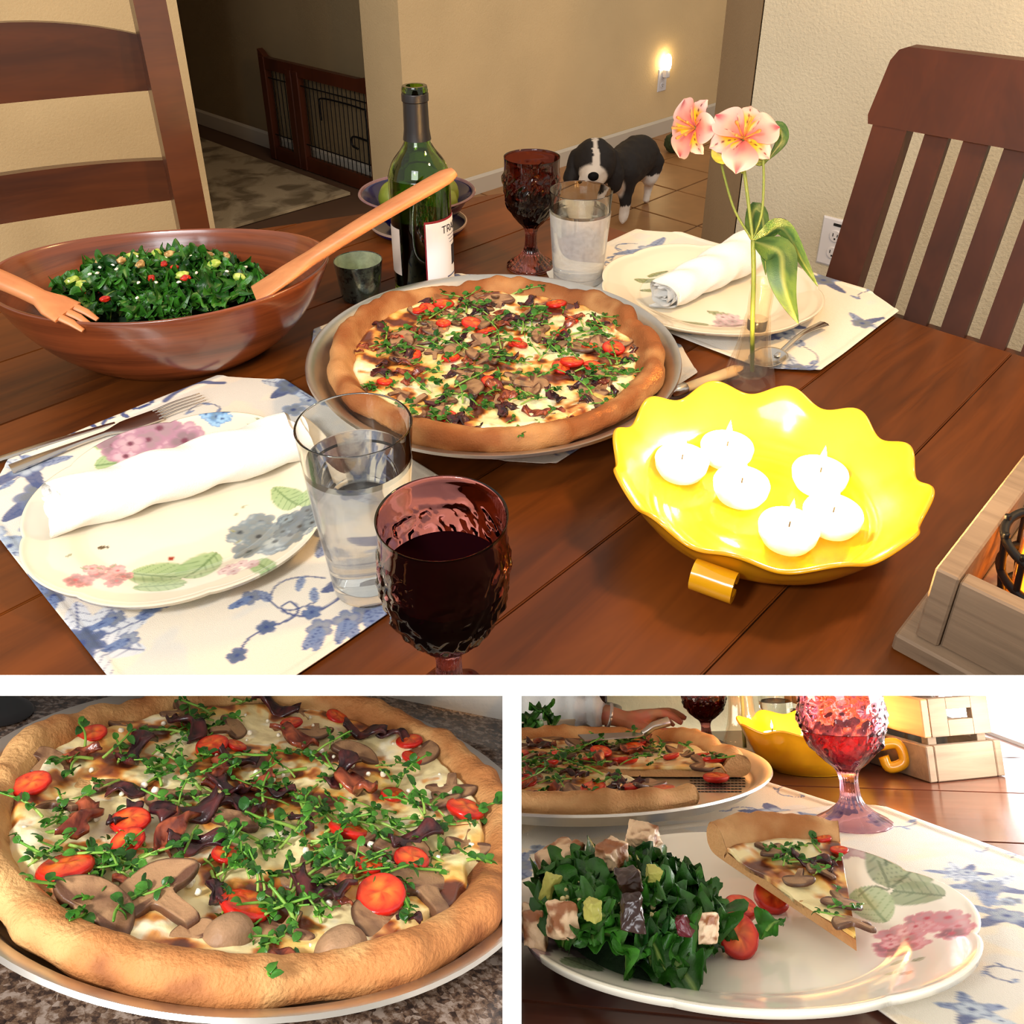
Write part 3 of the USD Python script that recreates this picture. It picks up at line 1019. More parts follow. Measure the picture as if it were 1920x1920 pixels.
def pizza_base(t, R, seed, th0=0.0, th1=2 * math.pi, nt=300, brown=(170, 110, 62), pale=(206, 160, 108), press=None):
    k = R / .19
    full = th1 - th0 > 6.28
    th = np.linspace(th0, th1, nt, endpoint=True)
    rr = [0, .3, .6, .86, .95, .985, 1.0, .998, .975, .94, .90, .87, .84, .80, .6, .3, 0.0]
    zz = [.001, .001, .001, .001, .002, .006, .012, .018, .0245, .0265, .0245, .019, .0125, .010, .009, .009, .009]
    rr, zz = curve(np.c_[rr, zz, 0 * np.array(zz)], 60)[:, :2].T
    rr = np.maximum(rr, 0)
    C, Sn = np.cos(th), np.sin(th)
    lump = fbm(np.stack([C * 3.2, Sn * 3.2, 0 * th + seed], -1), 3, seed) - .5
    lump2 = fbm(np.stack([C * 9, Sn * 9, 0 * th + seed + 3], -1), 2, seed + 9) - .5
    rim = sstep(.6, .9, rr)
    rad = R * rr[None] * (1 + (.11 * lump + .018 * lump2)[:, None] * rim[None])
    hgt = k * zz[None] * (1 + (.75 * lump + .18 * lump2)[:, None] * rim[None] * (zz[None] > .011))
    x, y = rad * C[:, None], rad * Sn[:, None]
    P = np.stack([x, y, np.maximum(hgt, 0)], -1)
    fine = fbm(P / k * 70, 3, seed + 2) - .5
    P[..., 2] += k * .0045 * fine * rim[None] * (zz[None] > .008)
    m = sheet(P)
    faces = [m.faces]
    if not full:
        n, q = P.shape[:2]
        for row, flip in ((0, False), (n - 1, True)):
            idx = row * q + np.arange(q)
            h = q // 2
            a = np.array([[idx[i], idx[i + 1], idx[q - 1 - i]] for i in range(h - 1)] + [[idx[i + 1], idx[q - 2 - i], idx[q - 1 - i]] for i in range(h - 1)])
            faces.append(a if flip else a[:, ::-1])
    m = trimesh.Trimesh(m.vertices, np.vstack(faces), process=False)
    v = m.vertices
    tone = fbm(v / k * np.array([20, 20, 20]), 4, seed + 11)
    col = mixc(lin(pale), lin(brown), sstep(.40, .66, tone + .5 * (v[:, 2] / k - .014) * 12))
    col = mixc(col, lin((112, 58, 30)), sstep(.66, .78, tone) * .8)
    if press:
        m.vertices = press(m.vertices)
    part(t, 'crust', m, CRUSTM, paint=col)
    nr = max(30, nt // 4)
    r = np.linspace(0.01, 1, nr)
    edge = .862 * (1 + .10 * lump + .05 * lump2)
    rad = R * r[None] * edge[:, None]
    x, y = rad * C[:, None], rad * Sn[:, None]
    z = cheese_h(x, y, k, seed) + k * .002 - k * .004 * sstep(.96, 1.0, r)[None] + k * .004 * sstep(.8, .95, r)[None] * (1 - sstep(.96, 1., r)[None])
    P = np.stack([x, y, z], -1)
    m = slab_of(P, .004 * k)
    v = m.vertices
    n1 = fbm(np.c_[v[:, :2] / k * 26, v[:, 2] * 0 + seed], 4, seed + 21)
    n2 = fbm(np.c_[v[:, :2] / k * 64, v[:, 2] * 0 + seed], 3, seed + 31)
    col = mixc(lin((248, 230, 172)), lin((236, 192, 104)), sstep(.45, .62, n1))
    col = mixc(col, lin((250, 240, 206)), sstep(.52, .40, n1) * sstep(.45, .6, n2))
    n3 = n1 * .5 + n2 * .5
    col = mixc(col, lin((226, 150, 60)), sstep(.48, .54, n3) * .9)
    col = mixc(col, lin((158, 78, 32)), sstep(.53, .585, n3) * .95)
    col = mixc(col, lin((84, 36, 24)), sstep(.575, .63, n3) * .9)
    if press:
        m.vertices = press(m.vertices)
    part(t, 'cheese', m, CHEESE, paint=col)


def tomato_half(seed):
    rg = np.random.RandomState(seed)
    n = 28
    m = lathe([(0, 0), (.5, .0), (.85, .12), (1.0, .30), (.98, .42), (.9, .50), (.78, .50), (.55, .47), (.3, .50), (0, .46)], n)
    v = m.vertices
    r, th = np.hypot(v[:, 0], v[:, 1]), np.arctan2(v[:, 1], v[:, 0])
    star = np.abs(np.sin(1.5 * th + seed))
    v[:, 2] += .06 * (fbm(v * 3 + seed, 2, seed) - .5) + .06 * star * (r < .7) * (v[:, 2] > .4)
    v[:, :2] *= 1 + .12 * (fbm(v[:, :2].repeat(2, 1)[:, :3] * 1.5 + seed, 2, seed) - .5)[:, None]
    col = np.broadcast_to(lin((196, 30, 18)), (len(v), 3)).copy()
    top = (v[:, 2] > .4) & (r < .85)
    col[top] = mixc(lin((226, 66, 30)), lin((244, 128, 48)), (star * sstep(.75, .35, r))[top])
    col = mixc(col, lin((150, 20, 14)), sstep(.5, .7, fbm(v * 4 + seed, 2, seed)) * .6)
    return m, col


def mushroom_slice(seed):
    """A cut mushroom: cap and stalk outline, thick and slightly curled."""
    rg = random.Random(seed)
    pts = curve([(-.16, -.75, 0), (.16, -.75, 0), (.2, -.3, 0), (.26, .05, 0), (.6, .02, 0), (.95, .1, 0), (.98, .32, 0), (.7, .72, 0), (.3, .93, 0), (-.3, .93, 0), (-.7, .72, 0), (-.98, .32, 0), (-.95, .1, 0), (-.6, .02, 0), (-.26, .05, 0), (-.2, -.3, 0), (-.16, -.75, 0)], 44)[:-1, :2]
    pts = pts * np.array([1 + rg.uniform(-.15, .15), 1 + rg.uniform(-.2, .15)])
    ctr = np.array([0, .2])
    rings = [(1.0, 0.0), (1.03, .08), (.99, .17), (.90, .20), (.70, .19), (.4, .19), (.0, .19)]
    P = np.stack([np.c_[ctr + (pts - ctr) * k, np.full(len(pts), z)] for k, z in rings], 1)
    P = np.concatenate([P, P[:1]], 0)
    m = sheet(P)
    v = m.vertices
    v[:, 2] += .22 * np.abs(v[:, 0]) ** 2 * rg.uniform(-.6, .9) + .10 * (fbm(v * 2 + seed, 2, seed) - .5)
    inner = np.tile([0, 0, .25, 1, 1, 1, 1], len(P))
    gill = (np.abs(v[:, 1] - .12) < .10) & (np.abs(v[:, 0]) > .25) & (inner > .5)
    col = mixc(lin((70, 44, 32)), lin((172, 132, 94)), inner * .9)
    col[gill] = lin((96, 62, 44))
    col = mixc(col, lin((98, 62, 42)), sstep(.46, .64, fbm(v * 3 + seed, 3, seed)) * .7)
    return m, col


def bacon_bit(seed, dark):
    rg = np.random.RandomState(seed)
    n, k = 16, 7
    u, w = np.linspace(-1, 1, n)[:, None], np.linspace(-.36, .36, k)[None, :]
    P = np.stack([u + 0 * w, w * (1 + .3 * np.sin(5 * u + seed)) + .18 * np.sin(2.2 * u + rg.uniform(0, 6)), .22 * np.sin(3.1 * u + rg.uniform(0, 6)) + .10 * np.sin(9 * w + 4 * u) + .3], -1)
    P += .17 * (np.stack([fbm(P * 2.6 + seed + q, 2, seed + q) for q in range(3)], -1) - .5)
    m = slab_of(P, .16)
    v = m.vertices
    a, b = ((40, 20, 26), (84, 34, 34)) if dark else ((96, 34, 22), (168, 84, 52))
    return m, mixc(lin(a), lin(b), sstep(.4, .65, fbm(v * 3.2 + seed, 3, seed)))


def sprout(seed, leaves=None):
    """A pea shoot: a pale stalk with small round leaves in pairs."""
    rg = np.random.RandomState(seed)
    L = rg.uniform(.8, 1.5)
    a = rg.uniform(-.9, .9)
    st = curve([(0, 0, .04), (L * .35, a * .14, .16), (L * .7, a * .4, .2), (L, a * .8, .26)], 9)
    ms, cs = [tube(st, np.linspace(.045, .028, 9), 5)], []
    cs.append(mixc(lin((172, 206, 96)), lin((88, 158, 44)), np.linspace(0, 1, len(ms[0].vertices))))
    for i in range(leaves if leaves is not None else rg.randint(4, 9)):
        q = st[min(8, 3 + int(6 * rg.rand()))] + rg.uniform(-.05, .05, 3)
        s, w = rg.uniform(.20, .36), rg.uniform(.55, .9)
        u, vv = np.meshgrid(np.linspace(0, 1, 6), np.linspace(-1, 1, 5), indexing='ij')
        half = np.sqrt(np.clip(np.sin(np.pi * u ** .8), 0, 1)) * w * .5
        P = np.stack([u, vv * half, .25 * (np.abs(vv) * half) + .12 * np.sin(u * 3) - .1 * u * u], -1) * s
        lm = slab_of(P, .012)
        M = T(*q) @ RZ(rg.uniform(0, 6.28)) @ RY(rg.uniform(-.7, .25)) @ RX(rg.uniform(-.6, .6))
        lm.apply_transform(M)
        ms.append(lm)
        g = rg.uniform(0, 1)
        cs.append(np.broadcast_to(mixc(lin((24, 78, 22)), lin((76, 140, 40)), np.array(g)), (len(lm.vertices), 3)))
    return cat_(*ms), np.vstack(cs)


VAR = {'tomato_half': [tomato_half(s) for s in range(6)], 'mushroom_slice': [mushroom_slice(s) for s in range(8)], 'sprout': [sprout(s) for s in range(16)],
       'bacon_piece': [bacon_bit(s, s % 3 < 2) for s in range(9)]}
SIZE = {'tomato_half': .0105, 'mushroom_slice': .0155, 'sprout': .0215, 'bacon_piece': .0125}
LOOK = {'tomato_half': GLOSSY, 'mushroom_slice': PAINT, 'sprout': LEAF, 'bacon_piece': GLOSSY}


def topping(t, kind, x, y, R, seed, rg, scale=1.0, ang=None, tip=0.25, up=0.0, variant=None):
    k = R / .19
    m, col = VAR[kind][variant if variant is not None else rg.randrange(len(VAR[kind]))]
    s = SIZE[kind] * k * scale
    z = float(cheese_h(np.array(x), np.array(y), k, seed)) + k * (.001 + up)
    M = T(x, y, z) @ RZ(ang if ang is not None else rg.uniform(0, 6.28)) @ RX(rg.uniform(-tip, tip)) @ RY(rg.uniform(-tip, tip)) @ S(s)
    part(t, kind if kind != 'sprout' else 'pea_sprout', m, LOOK[kind], paint=col, M=M)


def scatter(t, R, seed, counts, ok=lambda x, y: True, scale=1.0, rmax=.84, bias=0.5):
    rg = random.Random(seed * 17 + 3)
    for kind, n in counts:
        got = 0
        while got < n:
            r, a = R * rmax * rg.random() ** (bias if kind != 'sprout' else .55), rg.uniform(0, 6.2832)
            x, y = r * math.cos(a), r * math.sin(a)
            if not ok(x, y):
                continue
            got += 1
            topping(t, kind, x, y, R, seed, rg, scale * rg.uniform(.75, 1.25), up={'mushroom_slice': 0, 'tomato_half': .001, 'bacon_piece': .002, 'sprout': .003}[kind] * rg.random())
# ------------------------------------------------------------------ on the dining table: mats, pan, pizza
def mat_frame(s, t, h=0.0):
    return T(*(hs(s, t) + [0, 0, TOP + h])) @ RZ(A1)


def mloc(M, p):
    return (np.linalg.inv(M) @ np.r_[p, 1])[:2]


PM = mat_frame(-.657, .29)


def pm(u, v):
    return mloc(PM, tab(u, v, .002))


def left_mat_art():
    B1, B2, B3 = (52, 70, 126), (112, 132, 172), (182, 192, 208)
    L = []
    fx = pm(150, 1212)
    for q in range(9):
        L.append(lambda c, X, Y, q=q: ink_leaf(c, X, Y, fx[0], fx[1], .052, .012, q * .70, (214, 218, 224), B1))
    L.append(lambda c, X, Y: ink_floret(c, X, Y, fx[0], fx[1], .022, 8, 0, B2, B1, B1))
    for (u, v, s) in ((240, 1200, .02), (215, 1160, .02), (600, 1180, .024), (690, 1150, .03), (650, 1165, .026), (80, 1080, .03), (100, 1120, .025), (300, 1130, .022), (470, 1120, .02)):
        p = pm(u, v)
        L.append(lambda c, X, Y, p=p, s=s: ink_floret(c, X, Y, p[0], p[1], s * .5, 5, s * 90, B3, B1, B1))
        L.append(lambda c, X, Y, p=p, s=s: ink_leaf(c, X, Y, p[0], p[1], s, s * .25, s * 230, B2, B1))
        L.append(lambda c, X, Y, p=p, s=s: ink_leaf(c, X, Y, p[0], p[1], s, s * .25, s * 130 + 2, B2, B1))
    sc = [pm(*q) for q in ((450, 1230), (462, 1205), (490, 1185), (540, 1165), (560, 1145), (545, 1130), (528, 1140), (540, 1152), (580, 1155), (640, 1120), (660, 1090))]
    L.append(lambda c, X, Y: ink_line(c, X, Y, sc, .0014, B1, .95))
    for u, v in ((445, 1232), (500, 1178), (585, 1150)):
        p = pm(u, v)
        L.append(lambda c, X, Y, p=p: ink_floret(c, X, Y, p[0], p[1], .009, 5, 1, B2, B1, B1))
    for i in range(9):                              # small sprigs along the far hem
        p = pm(60 + 28 * i, 838 - 9.5 * i)
        L.append(lambda c, X, Y, p=p, i=i: ink_leaf(c, X, Y, p[0], p[1], .012, .003, i * 1.1, B1, B1))
        L.append(lambda c, X, Y, p=p, i=i: ink_leaf(c, X, Y, p[0], p[1], .010, .003, i * 1.1 + 2, B1, B1))
    st = [pm(*q) for q in ((310, 755), (335, 738), (370, 722), (420, 720))]
    L.append(lambda c, X, Y: ink_line(c, X, Y, st, .004, B1, .9))
    return L


cloth_mat('blue and cream toile placemat under the hydrangea plate at the left', PM, .222, .168, 11, .0016, .30, left_mat_art(), n=16, size=.07, wavy=.004)
cloth_mat('blue and cream toile placemat under the far right plate with the rolled napkin', mat_frame(-.59, 1.027), .222, .156, 23, .002, .28, n=30, size=.06, wavy=.005)
cloth_mat('octagonal toile placemat underneath the pizza pan on the dining table', mat_frame(-.686, .685), .212, .170, 31, .0024, .25, n=24)

PC = np.array([-0.0206, 0.886, TOP + .034])
trv = thing('trivet', 'round wooden trivet lifting the pizza pan above its placemat', 'trivet', T(PC[0], PC[1], TOP + .004))
part(trv, 'disc', lathe([(0, 0), (.10, 0), (.105, .004), (.105, .022), (.10, .0265), (0, .0265)], 48), GREYWOOD, 30)
round_pan('wide aluminium pan holding the whole uncut pizza on the dining table', T(*PC), .2115, .016)
pz = thing('whole_pizza', 'whole pizza with greens, mushrooms, tomatoes and bacon in the pan mid-table', 'pizza', T(PC[0] + .001, PC[1] - .006, PC[2] + .0005))
pizza_base(pz, .1885, 5, nt=300, brown=(146, 86, 44), pale=(188, 136, 84))
scatter(pz, .1885, 5, (('mushroom_slice', 66), ('tomato_half', 22), ('bacon_piece', 60), ('sprout', 175)), scale=1.08)

# ------------------------------------------------------------------ left plate, napkin, cutlery
PL = tab(353, 941, .018)
PLM = T(PL[0], PL[1], TOP + .0055)


def pl(u, v, h=.016):
    return (tab(u, v, h) - PL)[:2]


m = plate_mesh(.139, 130, 400, 8, .35, .04)
g1, g2 = (150, 178, 122), (96, 128, 76)
marks = []


def add_cluster(u, v, r, k, seed, cols, h=.016):
    p = pl(u, v, h)
    marks.append(lambda c, X, Y: ink_cluster(c, X, Y, p[0], p[1], r, k, seed, *cols))


def add_leaf(u, v, u2, v2, w, c1=g1, c2=g2, h=.016):
    p, q = pl(u, v, h), pl(u2, v2, h)
    marks.append(lambda c, X, Y: ink_leaf(c, X, Y, p[0], p[1], np.hypot(*(q - p)), w, math.atan2(*(q - p)[::-1]), c1, c2))


for a in ((235, 868, 180, 882, .016), (375, 838, 425, 826, .012), (215, 850, 168, 848, .008), (560, 948, 512, 906, .014), (560, 948, 622, 925, .016), (345, 1080, 240, 1068, .020), (345, 1085, 405, 1028, .020), (350, 1100, 250, 1108, .010), (480, 1060, 520, 1100, .01)):
    add_leaf(*a)
add_cluster(288, 832, .047, 34, 3, ((214, 176, 186), (146, 96, 122), (110, 50, 70)))
add_cluster(402, 792, .021, 10, 4, ((150, 190, 222), (74, 122, 176), (50, 80, 130)))
add_cluster(510, 1000, .040, 30, 6, ((186, 198, 198), (72, 92, 108), (44, 56, 66)))
add_cluster(570, 982, .028, 16, 7, ((120, 138, 148), (58, 74, 92), (30, 40, 50)))
add_cluster(190, 1086, .026, 12, 8, ((238, 178, 176), (214, 128, 130), (190, 90, 96)))
add_cluster(450, 1068, .018, 6, 9, ((222, 190, 184), (186, 140, 140), (150, 90, 90)))
rg = random.Random(8)
for cu, cv in ((440, 960), (430, 985), (440, 1010), (460, 938), (240, 905), (160, 905), (180, 1062), (125, 1050), (450, 820), (475, 808), (490, 800), (165, 1070), (205, 1058)):
    p = pl(cu, cv)
    marks.append(lambda c, X, Y, p=p, a=rg.uniform(0, 6): ink_leaf(c, X, Y, p[0], p[1], .0065, .0015, a, (150, 152, 120), (120, 120, 90)))
for cu, cv, r, cc in ((192, 1032, .0042, (84, 66, 40)), (322, 1052, .0036, (150, 48, 30)), (203, 1031, .0024, (60, 50, 36))):
    p = pl(cu, cv, .008)
    marks.append(lambda c, X, Y, p=p, r=r, cc=cc: blend(c, sstep(r, r * .7, np.hypot(X - p[0], (Y - p[1]) * 1.5)), cc))
single('dinner_plate', m, CHINA, 'cream scalloped plate painted with purple, blue and grey hydrangeas, front left', 'plate', M=PLM, paint=paint_plate(m, .139, marks))


def napkin_roll(name, label, p0, p1, r0, r1, h0=0.0, h1=0.0, wind=3.2, seed=0, flat=.75):
    """A cloth rolled up: a spiral section swept from p0 to p1, its ends open."""
    p0, p1 = np.asarray(p0, float), np.asarray(p1, float)
    d = p1 - p0
    L = np.linalg.norm(d)
    d /= L
    side = np.cross([0, 0, 1], d)
    side /= np.linalg.norm(side)
    upv = np.cross(d, side)
    a = np.linspace(0.2, wind * 2 * np.pi, 150)
    sp = .28 + .72 * a / a[-1]
    n = 70
    u = np.linspace(0, 1, n)
    P = np.zeros((n, len(a), 3))
    for i, t in enumerate(u):
        r = r0 + (r1 - r0) * t
        wob = 1 + .08 * (fbm(np.stack([np.cos(a) * 1.4, np.sin(a) * 1.4, 0 * a + t * 7], -1), 2, seed) - .5) * 2
        x, y = r * sp * wob * np.cos(a + 4.0), r * sp * wob * np.sin(a + 4.0) * flat
        end = .004 * np.sin(a * 1.7 + seed) + .012 * (fbm(np.stack([a, a * 0, a * 0 + seed], -1), 2, seed) - .5)
        off = end * (1 if t > .96 else -1 if t < .04 else 0)
        P[i] = p0 + d * (L * t) + off[:, None] * d + x[:, None] * side + (y + r * flat * .96)[:, None] * upv
        P[i, :, 2] += .0022 * np.sin(22 * t + 3 * np.sin(a))
    m = sheet(P)
    v, f = m.vertices, m.faces
    nm = np.array(trimesh.Trimesh(v, f, process=False).vertex_normals)
    k = len(v)
    m2 = trimesh.Trimesh(np.vstack([v, v - nm * .0012]), np.vstack([f, f[:, ::-1] + k]), process=False)
    return single(name, m2, LINEN, label, 'napkin', True)


napkin_roll('napkin', 'rolled white cloth napkin lying across the hydrangea plate', tab(110, 990, .012) * [1, 1, 0] + [0, 0, TOP + .013], tab(555, 845, .02) * [1, 1, 0] + [0, 0, TOP + .016], .030, .032, seed=2)


def fork(name, label, pts, M=None, mat_=None, tines=4, cat='fork', s=1.0):
    t = thing(name, label, cat)
    p = curve(pts, 30)
    d = (p[-1] - p[0])
    d /= np.linalg.norm(d)
    sd = np.cross([0, 0, 1], d)
    sd /= np.linalg.norm(sd)
    w = np.interp(np.linspace(0, 1, 30), [0, .15, .55, .7, .8, 1], [.0085, .008, .004, .004, .012, .0125]) * s
    P = np.stack([p + sd * w[:, None] * k for k in (-1, -.5, 0, .5, 1)], 1)
    P[:, [1, 2, 3], 2] += .0012
    part(t, 'handle', slab_of(P[:, ::-1], .0016), mat_ or CUTLERY, 30)
    for k in range(tines):
        o = sd * s * .0125 * (2 * (k + .5) / tines - 1)
        q = [p[-1] + o - d * .004, p[-1] + o + d * .02 * s + [0, 0, .002], p[-1] + o + d * .05 * s + [0, 0, .001]]
        part(t, 'tine', tube(curve(q, 8), np.linspace(.0014, .0007, 8) * s, 6), mat_ or CUTLERY, True)
    return t


zt = TOP + .008
f0, f1 = tab(20, 880, .006), tab(300, 780, .006)
fork('fork', 'steel fork on the far side of the left plate, its tines just past the rim', [f0 + [0, 0, .001], f0 * .6 + f1 * .4 + [0, 0, .003], f1 + [0, 0, .003]])
k0, k1 = tab(-60, 880, .004), tab(215, 793, .004)
kn = thing('table_knife', 'narrow steel table knife along the back hem of the left placemat', 'knife')
p = curve([k0, (k0 + k1) / 2 + [0, 0, .001], k1], 20)
part(kn, 'blade', tube(p, np.linspace(.006, .003, 20), 8, flat=.3), CUTLERY, True)

# ------------------------------------------------------------------ right plate, napkin, spoon, server
PR = tab(1330, 545, .018)
mr = plate_mesh(.150, 90, 300, 8, .1, .035)
rmarks = []
rp = lambda u, v: (tab(u, v, .016) - PR)[:2]
for u, v, L, w, a in ((1190, 525, .05, .007, .3), (1200, 540, .055, .006, .1), (1300, 497, .03, .004, .5), (1215, 515, .04, .005, .6), (1330, 605, .045, .008, 3.0), (1380, 590, .04, .008, 2.6)):
    p = rp(u, v)
    rmarks.append(lambda c, X, Y, p=p, L=L, w=w, a=a: ink_leaf(c, X, Y, p[0], p[1], L, w, a, (128, 140, 92), (90, 96, 60)))
p5 = rp(1370, 600)
rmarks.append(lambda c, X, Y: ink_cluster(c, X, Y, p5[0], p5[1], .03, 14, 5, (222, 196, 196), (170, 130, 140), (130, 80, 90)))
single('dinner_plate', mr, CHINA, 'cream scalloped plate with a rolled napkin, far right beyond the vase', 'plate', M=T(PR[0], PR[1], TOP + .0055), paint=paint_plate(mr, .15, rmarks))
napkin_roll('napkin', 'rolled white napkin on the far right plate, its end facing the pizza', tab(1238, 580, .012) * [1, 1, 0] + [0, 0, TOP + .014], tab(1400, 500, .02) * [1, 1, 0] + [0, 0, TOP + .02], .026, .036, seed=5, flat=.8)

sp = thing('spoon', 'steel spoon on the right placemat, beside the vase', 'spoon')
s0, s1 = tab(1455, 668, .012), tab(1545, 607, .012)
q = curve([s0, s0 * .5 + s1 * .5 + [0, 0, .008], s1], 24)
part(sp, 'handle', tube(q, np.interp(np.linspace(0, 1, 24), [0, .5, 1], [.0035, .0035, .0075]), 8, flat=.35), CUTLERY, True)
part(sp, 'bowl', lathe([(0, -.006), (.012, -.004), (.019, .002), (.0195, .003), (.0175, .0025), (.011, -.0025), (0, -.0045)], 28, lambda th, r, z: (r * (1 + .45 * np.cos(th) ** 2), z)), CUTLERY, True, M=T(*(s0 + [-.012, -.008, .001])) @ RZ(.75))
cs = thing('cake_server', 'serving knife with a pale bone handle, lying between pan and vase', 'server')
c0, c1 = tab(1392, 690, .010), tab(1283, 728, .010)
part(cs, 'handle', tube(curve([c0, c0 * .5 + c1 * .5, c1], 16), np.interp(np.linspace(0, 1, 16), [0, .1, .5, 1], [.004, .0085, .0075, .0065]), 12, flat=.7), mat('bone_handle', (226, 186, 128), .35), True)
part(cs, 'ferrule', tube([c1 + (c0 - c1) * .02, c1 - (c0 - c1) * .12, c1 - (c0 - c1) * .2], [.0068, .0066, .005], 12), CUTLERY, True)
part(cs, 'blade', prism([(0, -.004), (.02, -.012), (.085, -.012), (.10, 0), (.085, .010), (.02, .008)], 0, .0015), CUTLERY, False, M=T(*(c1 - (c0 - c1) * .2)) @ RZ(math.atan2(*(c1 - c0)[1::-1])))

# ------------------------------------------------------------------ glasses
def tumbler(name, label, base, R, r, H, level, frost, M=None, gm=None):
    t = thing(name, label, 'glass', (MAIN if M is None else M) @ T(*base))
    w = .0026
    part(t, 'glass', lathe([(0, .001), (r * .9, 0), (r, .002), (r + (R - r) * .5, H * .5), (R - .0006, H - .001), (R - w / 2, H), (R - w, H - .001), (r + (R - r) * .5 - w, H * .5), (r - w, .016), (r * .8, .011), (0, .010)], 72), gm or CLEAR, 50)
    q = level / H
    rl = r + (R - r) * q - w
    part(t, 'water', lathe([(0, .0095), (r * .8, .0105), (r - w + .0003, .016), (rl + .0003, level), (rl - .0008, level - .0006), (0, level - .0008)], 72), WATER, 50)
    if frost:
        part(t, 'condensation', lathe([(r + .0004, .004), (r + (R - r) * q * .97 + .0004, level * .97), (r + (R - r) * q * .97 + .0008, level * .97), (r + .0008, .004)], 72), usdkit.material(stage, numbered('/World/Looks/condensation'), {
            't': ('transparent_bsdf', {'color': (1, 1, 1)}), 'd': ('diffuse_bsdf', {'color': (.86, .85, .83)}), 'tc': ('texture_coordinate', {}), 'n': ('noise_texture', {'scale': 170.0, 'detail': 4.0}),
            'f': ('map_range', {'from_min': .3, 'from_max': .75, 'to_min': frost * .75, 'to_max': frost * 1.2}), 'm': ('mix_closure', {})}, [('tc.object', 'n.vector'), ('n.fac', 'f.value'), ('f.result', 'm.fac'), ('t.BSDF', 'm.closure1'), ('d.BSDF', 'm.closure2')], surface='m.closure'), 50)
    return t


b = tab(694, 1100)
HH = height_to(b, 800)
dd = depth_of(MAIN, b + [0, 0, HH])
tumbler('water_glass', 'clear pint glass of water beside the hydrangea plate, front left', [b[0], b[1], TOP + .0035], 112 / FPX * dd, 66 / FPX * depth_of(MAIN, b), HH, HH * .80, .13)
b = tab(1083, 528)
HH = height_to(b, 358)
dd = depth_of(MAIN, b + [0, 0, HH])
tumbler('water_glass', 'misted pint glass of water standing behind the pizza', [b[0], b[1], TOP + .0015], 60.5 / FPX * dd, 45 / FPX * depth_of(MAIN, b), HH, HH * .80, .21)


def goblet(label, M, k, H, level, gm, wm, seed=1, group=None, relief=1.0):
    """A pressed-glass goblet: k = bowl radius, H = height; fruit relief on the bowl, ribbed stem and foot."""
    t = thing('wine_goblet', label, 'goblet', M, group)
    hb = H * .40                                  # bottom of the bowl
    outer = [(.0, 0), (.80, .0), (.83, .012), (.80, .03), (.5, .085), (.26, .16), (.20, .26), (.215, .33), (.30, .385), (.52, .44), (.78, .53), (.94, .64), (1.0, .75), (.99, .83), (.955, .90), (.955, .97), (.97, 1.0)]
    inner = [(.945, .998), (.925, .97), (.925, .90), (.955, .83), (.965, .75), (.905, .64), (.745, .54), (.48, .46), (.22, .425), (0, .415)]
    o = curve(np.c_[np.array(outer)[:-1] * [k, H], np.zeros(len(outer) - 1)], 90)[:, :2]
    o = np.vstack([o, np.array(outer[-1:]) * [k, H]])
    i = curve(np.c_[np.array(inner) * [k, H], np.zeros(len(inner))], 40)[:, :2]
    i[-1, 0] = 0
    no = len(o)

    def fn(th, r, z):
        r = r.copy()
        zz = z / H
        low = sstep(.46, .40, zz) * sstep(.0, .03, zz)
        r *= 1 + .055 * np.abs(np.sin(8 * th)) * low * (r > .001)
        band = sstep(.44, .52, zz) * sstep(.90, .84, zz)
        p = np.stack([np.cos(th) * 5.0 + 0 * zz, np.sin(th) * 5.0 + 0 * zz, zz * 11], -1)
        lump = np.abs(fbm(p, 2, seed) - .5) * 2
        lump2 = np.abs(noise(p * 2.3, seed + 4) - .5) * 2
        outerside = np.arange(r.shape[1])[None, :] < no
        r += relief * k * (.10 * lump + .05 * lump2 - .04) * band * outerside
        return r, z
    m = lathe(np.vstack([o, i]), 120, fn)
    part(t, 'glass', m, gm, 60)
    ii = i[::-1]
    pr = [p for p in ii if p[1] < level]
    rl = np.interp(level, ii[:, 1], ii[:, 0])
    part(t, 'wine', lathe([(p[0] + (.0004 if j else 0), p[1] - .0004) for j, p in enumerate(pr)] + [(rl + .0004, level), (rl - .0012, level - .0006), (0, level - .001)], 64), wm, 60)
    return t


b = tab(846, 1335)
H = height_to(b, 968)
dw = depth_of(MAIN, b + [0, 0, H * .72])
goblet('amethyst pressed-glass goblet of red wine in front of the water glass', T(b[0], b[1], TOP + .0005) @ RZ(.6), 124 / FPX * dw, H, H * .735, AMETHYST, WINE, 2)
b = tab(995, 500)
H = height_to(b, 294)
dw = depth_of(MAIN, b + [0, 0, H * .75])
goblet('dark amethyst goblet of red wine behind the pizza, next to the dog', T(b[0], b[1], TOP + .0005), 54 / FPX * dw, H, H * .62, AMBERG, WINE, 5)
